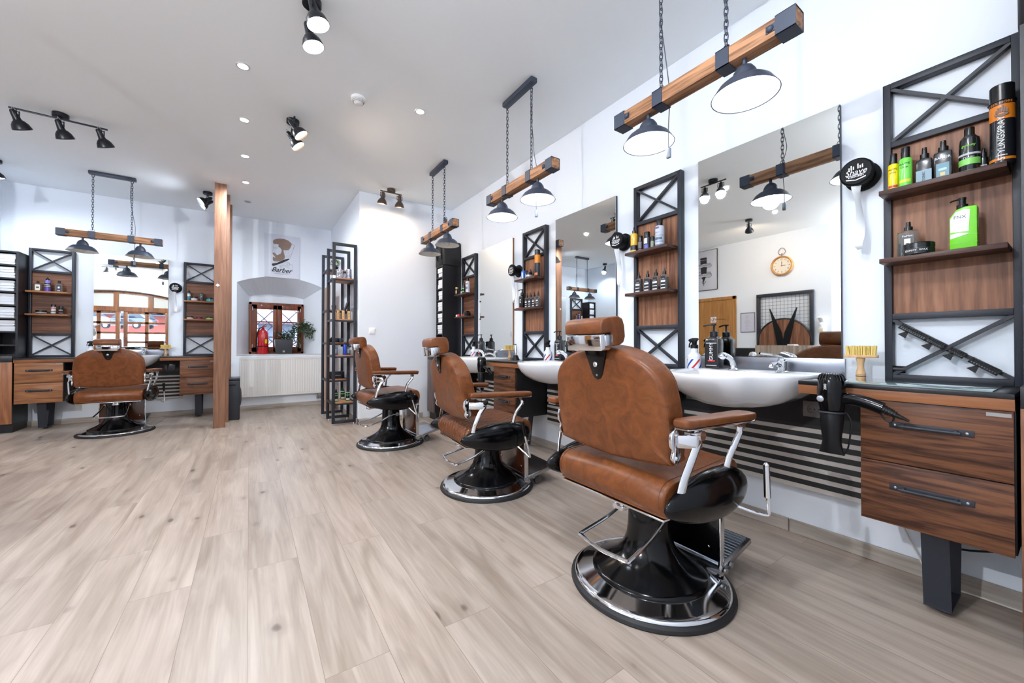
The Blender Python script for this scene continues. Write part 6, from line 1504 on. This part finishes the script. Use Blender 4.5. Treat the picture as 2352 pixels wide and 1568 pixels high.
b = new(); box(b, -.03, .03, -.0895, -.086, -.09, -.03, .001); obj('label', b, mat('label_cream', (226, 220, 196), .5), bt)
b = new(); prism(b, [(-.02, .05), (-.03, .08), (-.06, .085), (-.13, .125), (-.135, .12), (-.06, .07)], 'yz', -.03, .03, .003); obj('elbow_lever', b, WP, t)
t = thing('emergency_light', 'rectangular emergency light above the entrance arch', 'light', (-2.95, YF, 2.63), PI)
b = new(); box(b, -.19, .19, -.05, -.001, -.055, .055, .006); obj('housing', b, mat('pale_acrylic', (214, 208, 194), .3), t); b = new(); box(b, -.06, .06, -.054, -.05, -.012, .012, .002); obj('tube_glow', b, mat('dim_tube', (255, 244, 220), .4, emit=1.5), t)

# ================================================================ light, sky, camera
w_ = bpy.data.worlds.new('sky'); SC.world = w_; w_.use_nodes = True; nt = w_.node_tree
bg = nt.nodes['Background']; sk = nt.nodes.new('ShaderNodeTexSky')
try:
    sk.sky_type = 'NISHITA'; sk.sun_disc = False; sk.sun_elevation = math.radians(38); sk.sun_rotation = 2.2; sk.air_density = 1.; sk.dust_density = 4
except Exception: pass
mx = nt.nodes.new('ShaderNodeMix'); mx.data_type = 'RGBA'; mx.inputs['Factor'].default_value = .8; mx.inputs['B'].default_value = (4.0, 4.8, 5.9, 1)
nt.links.new(sk.outputs['Color'], mx.inputs['A']); nt.links.new(mx.outputs['Result'], bg.inputs['Color']); bg.inputs['Strength'].default_value = .5

cam = bpy.data.cameras.new('camera'); cam.sensor_width = 36; cam.lens = 890 / 2352 * 36; cam.clip_start = .02; cam.clip_end = 300
co = bpy.data.objects.new('camera', cam); COL.objects.link(co); co.location = (0, 0, 1.0)
yaw, pit, rol = (math.radians(v) for v in (34.10, .527, .057))
fw = Vector((math.sin(yaw) * math.cos(pit), math.cos(yaw) * math.cos(pit), math.sin(pit)))
r_ = Vector((math.cos(yaw), -math.sin(yaw), 0)); u_ = r_.cross(fw)
r2 = r_ * math.cos(rol) + u_ * math.sin(rol); u2 = r2.cross(fw)
co.matrix_world = Matrix.Translation(co.location) @ Matrix(((r2.x, u2.x, -fw.x, 0), (r2.y, u2.y, -fw.y, 0), (r2.z, u2.z, -fw.z, 0), (0, 0, 0, 1)))
SC.camera = co
vs = SC.view_settings; vs.view_transform = 'Standard'; vs.look = 'None'; vs.gamma = 1; vs.use_curve_mapping = False; vs.exposure = EXPO
SC.cycles.max_bounces = 12; SC.cycles.diffuse_bounces = 7; SC.cycles.use_adaptive_sampling = True; SC.cycles.adaptive_threshold = .02; SC.cycles.glossy_bounces = 6; SC.cycles.transmission_bounces = 8; SC.cycles.sample_clamp_indirect = 6
SC.cycles.use_denoising = True; SC.cycles.caustics_reflective = False; SC.cycles.caustics_refractive = False
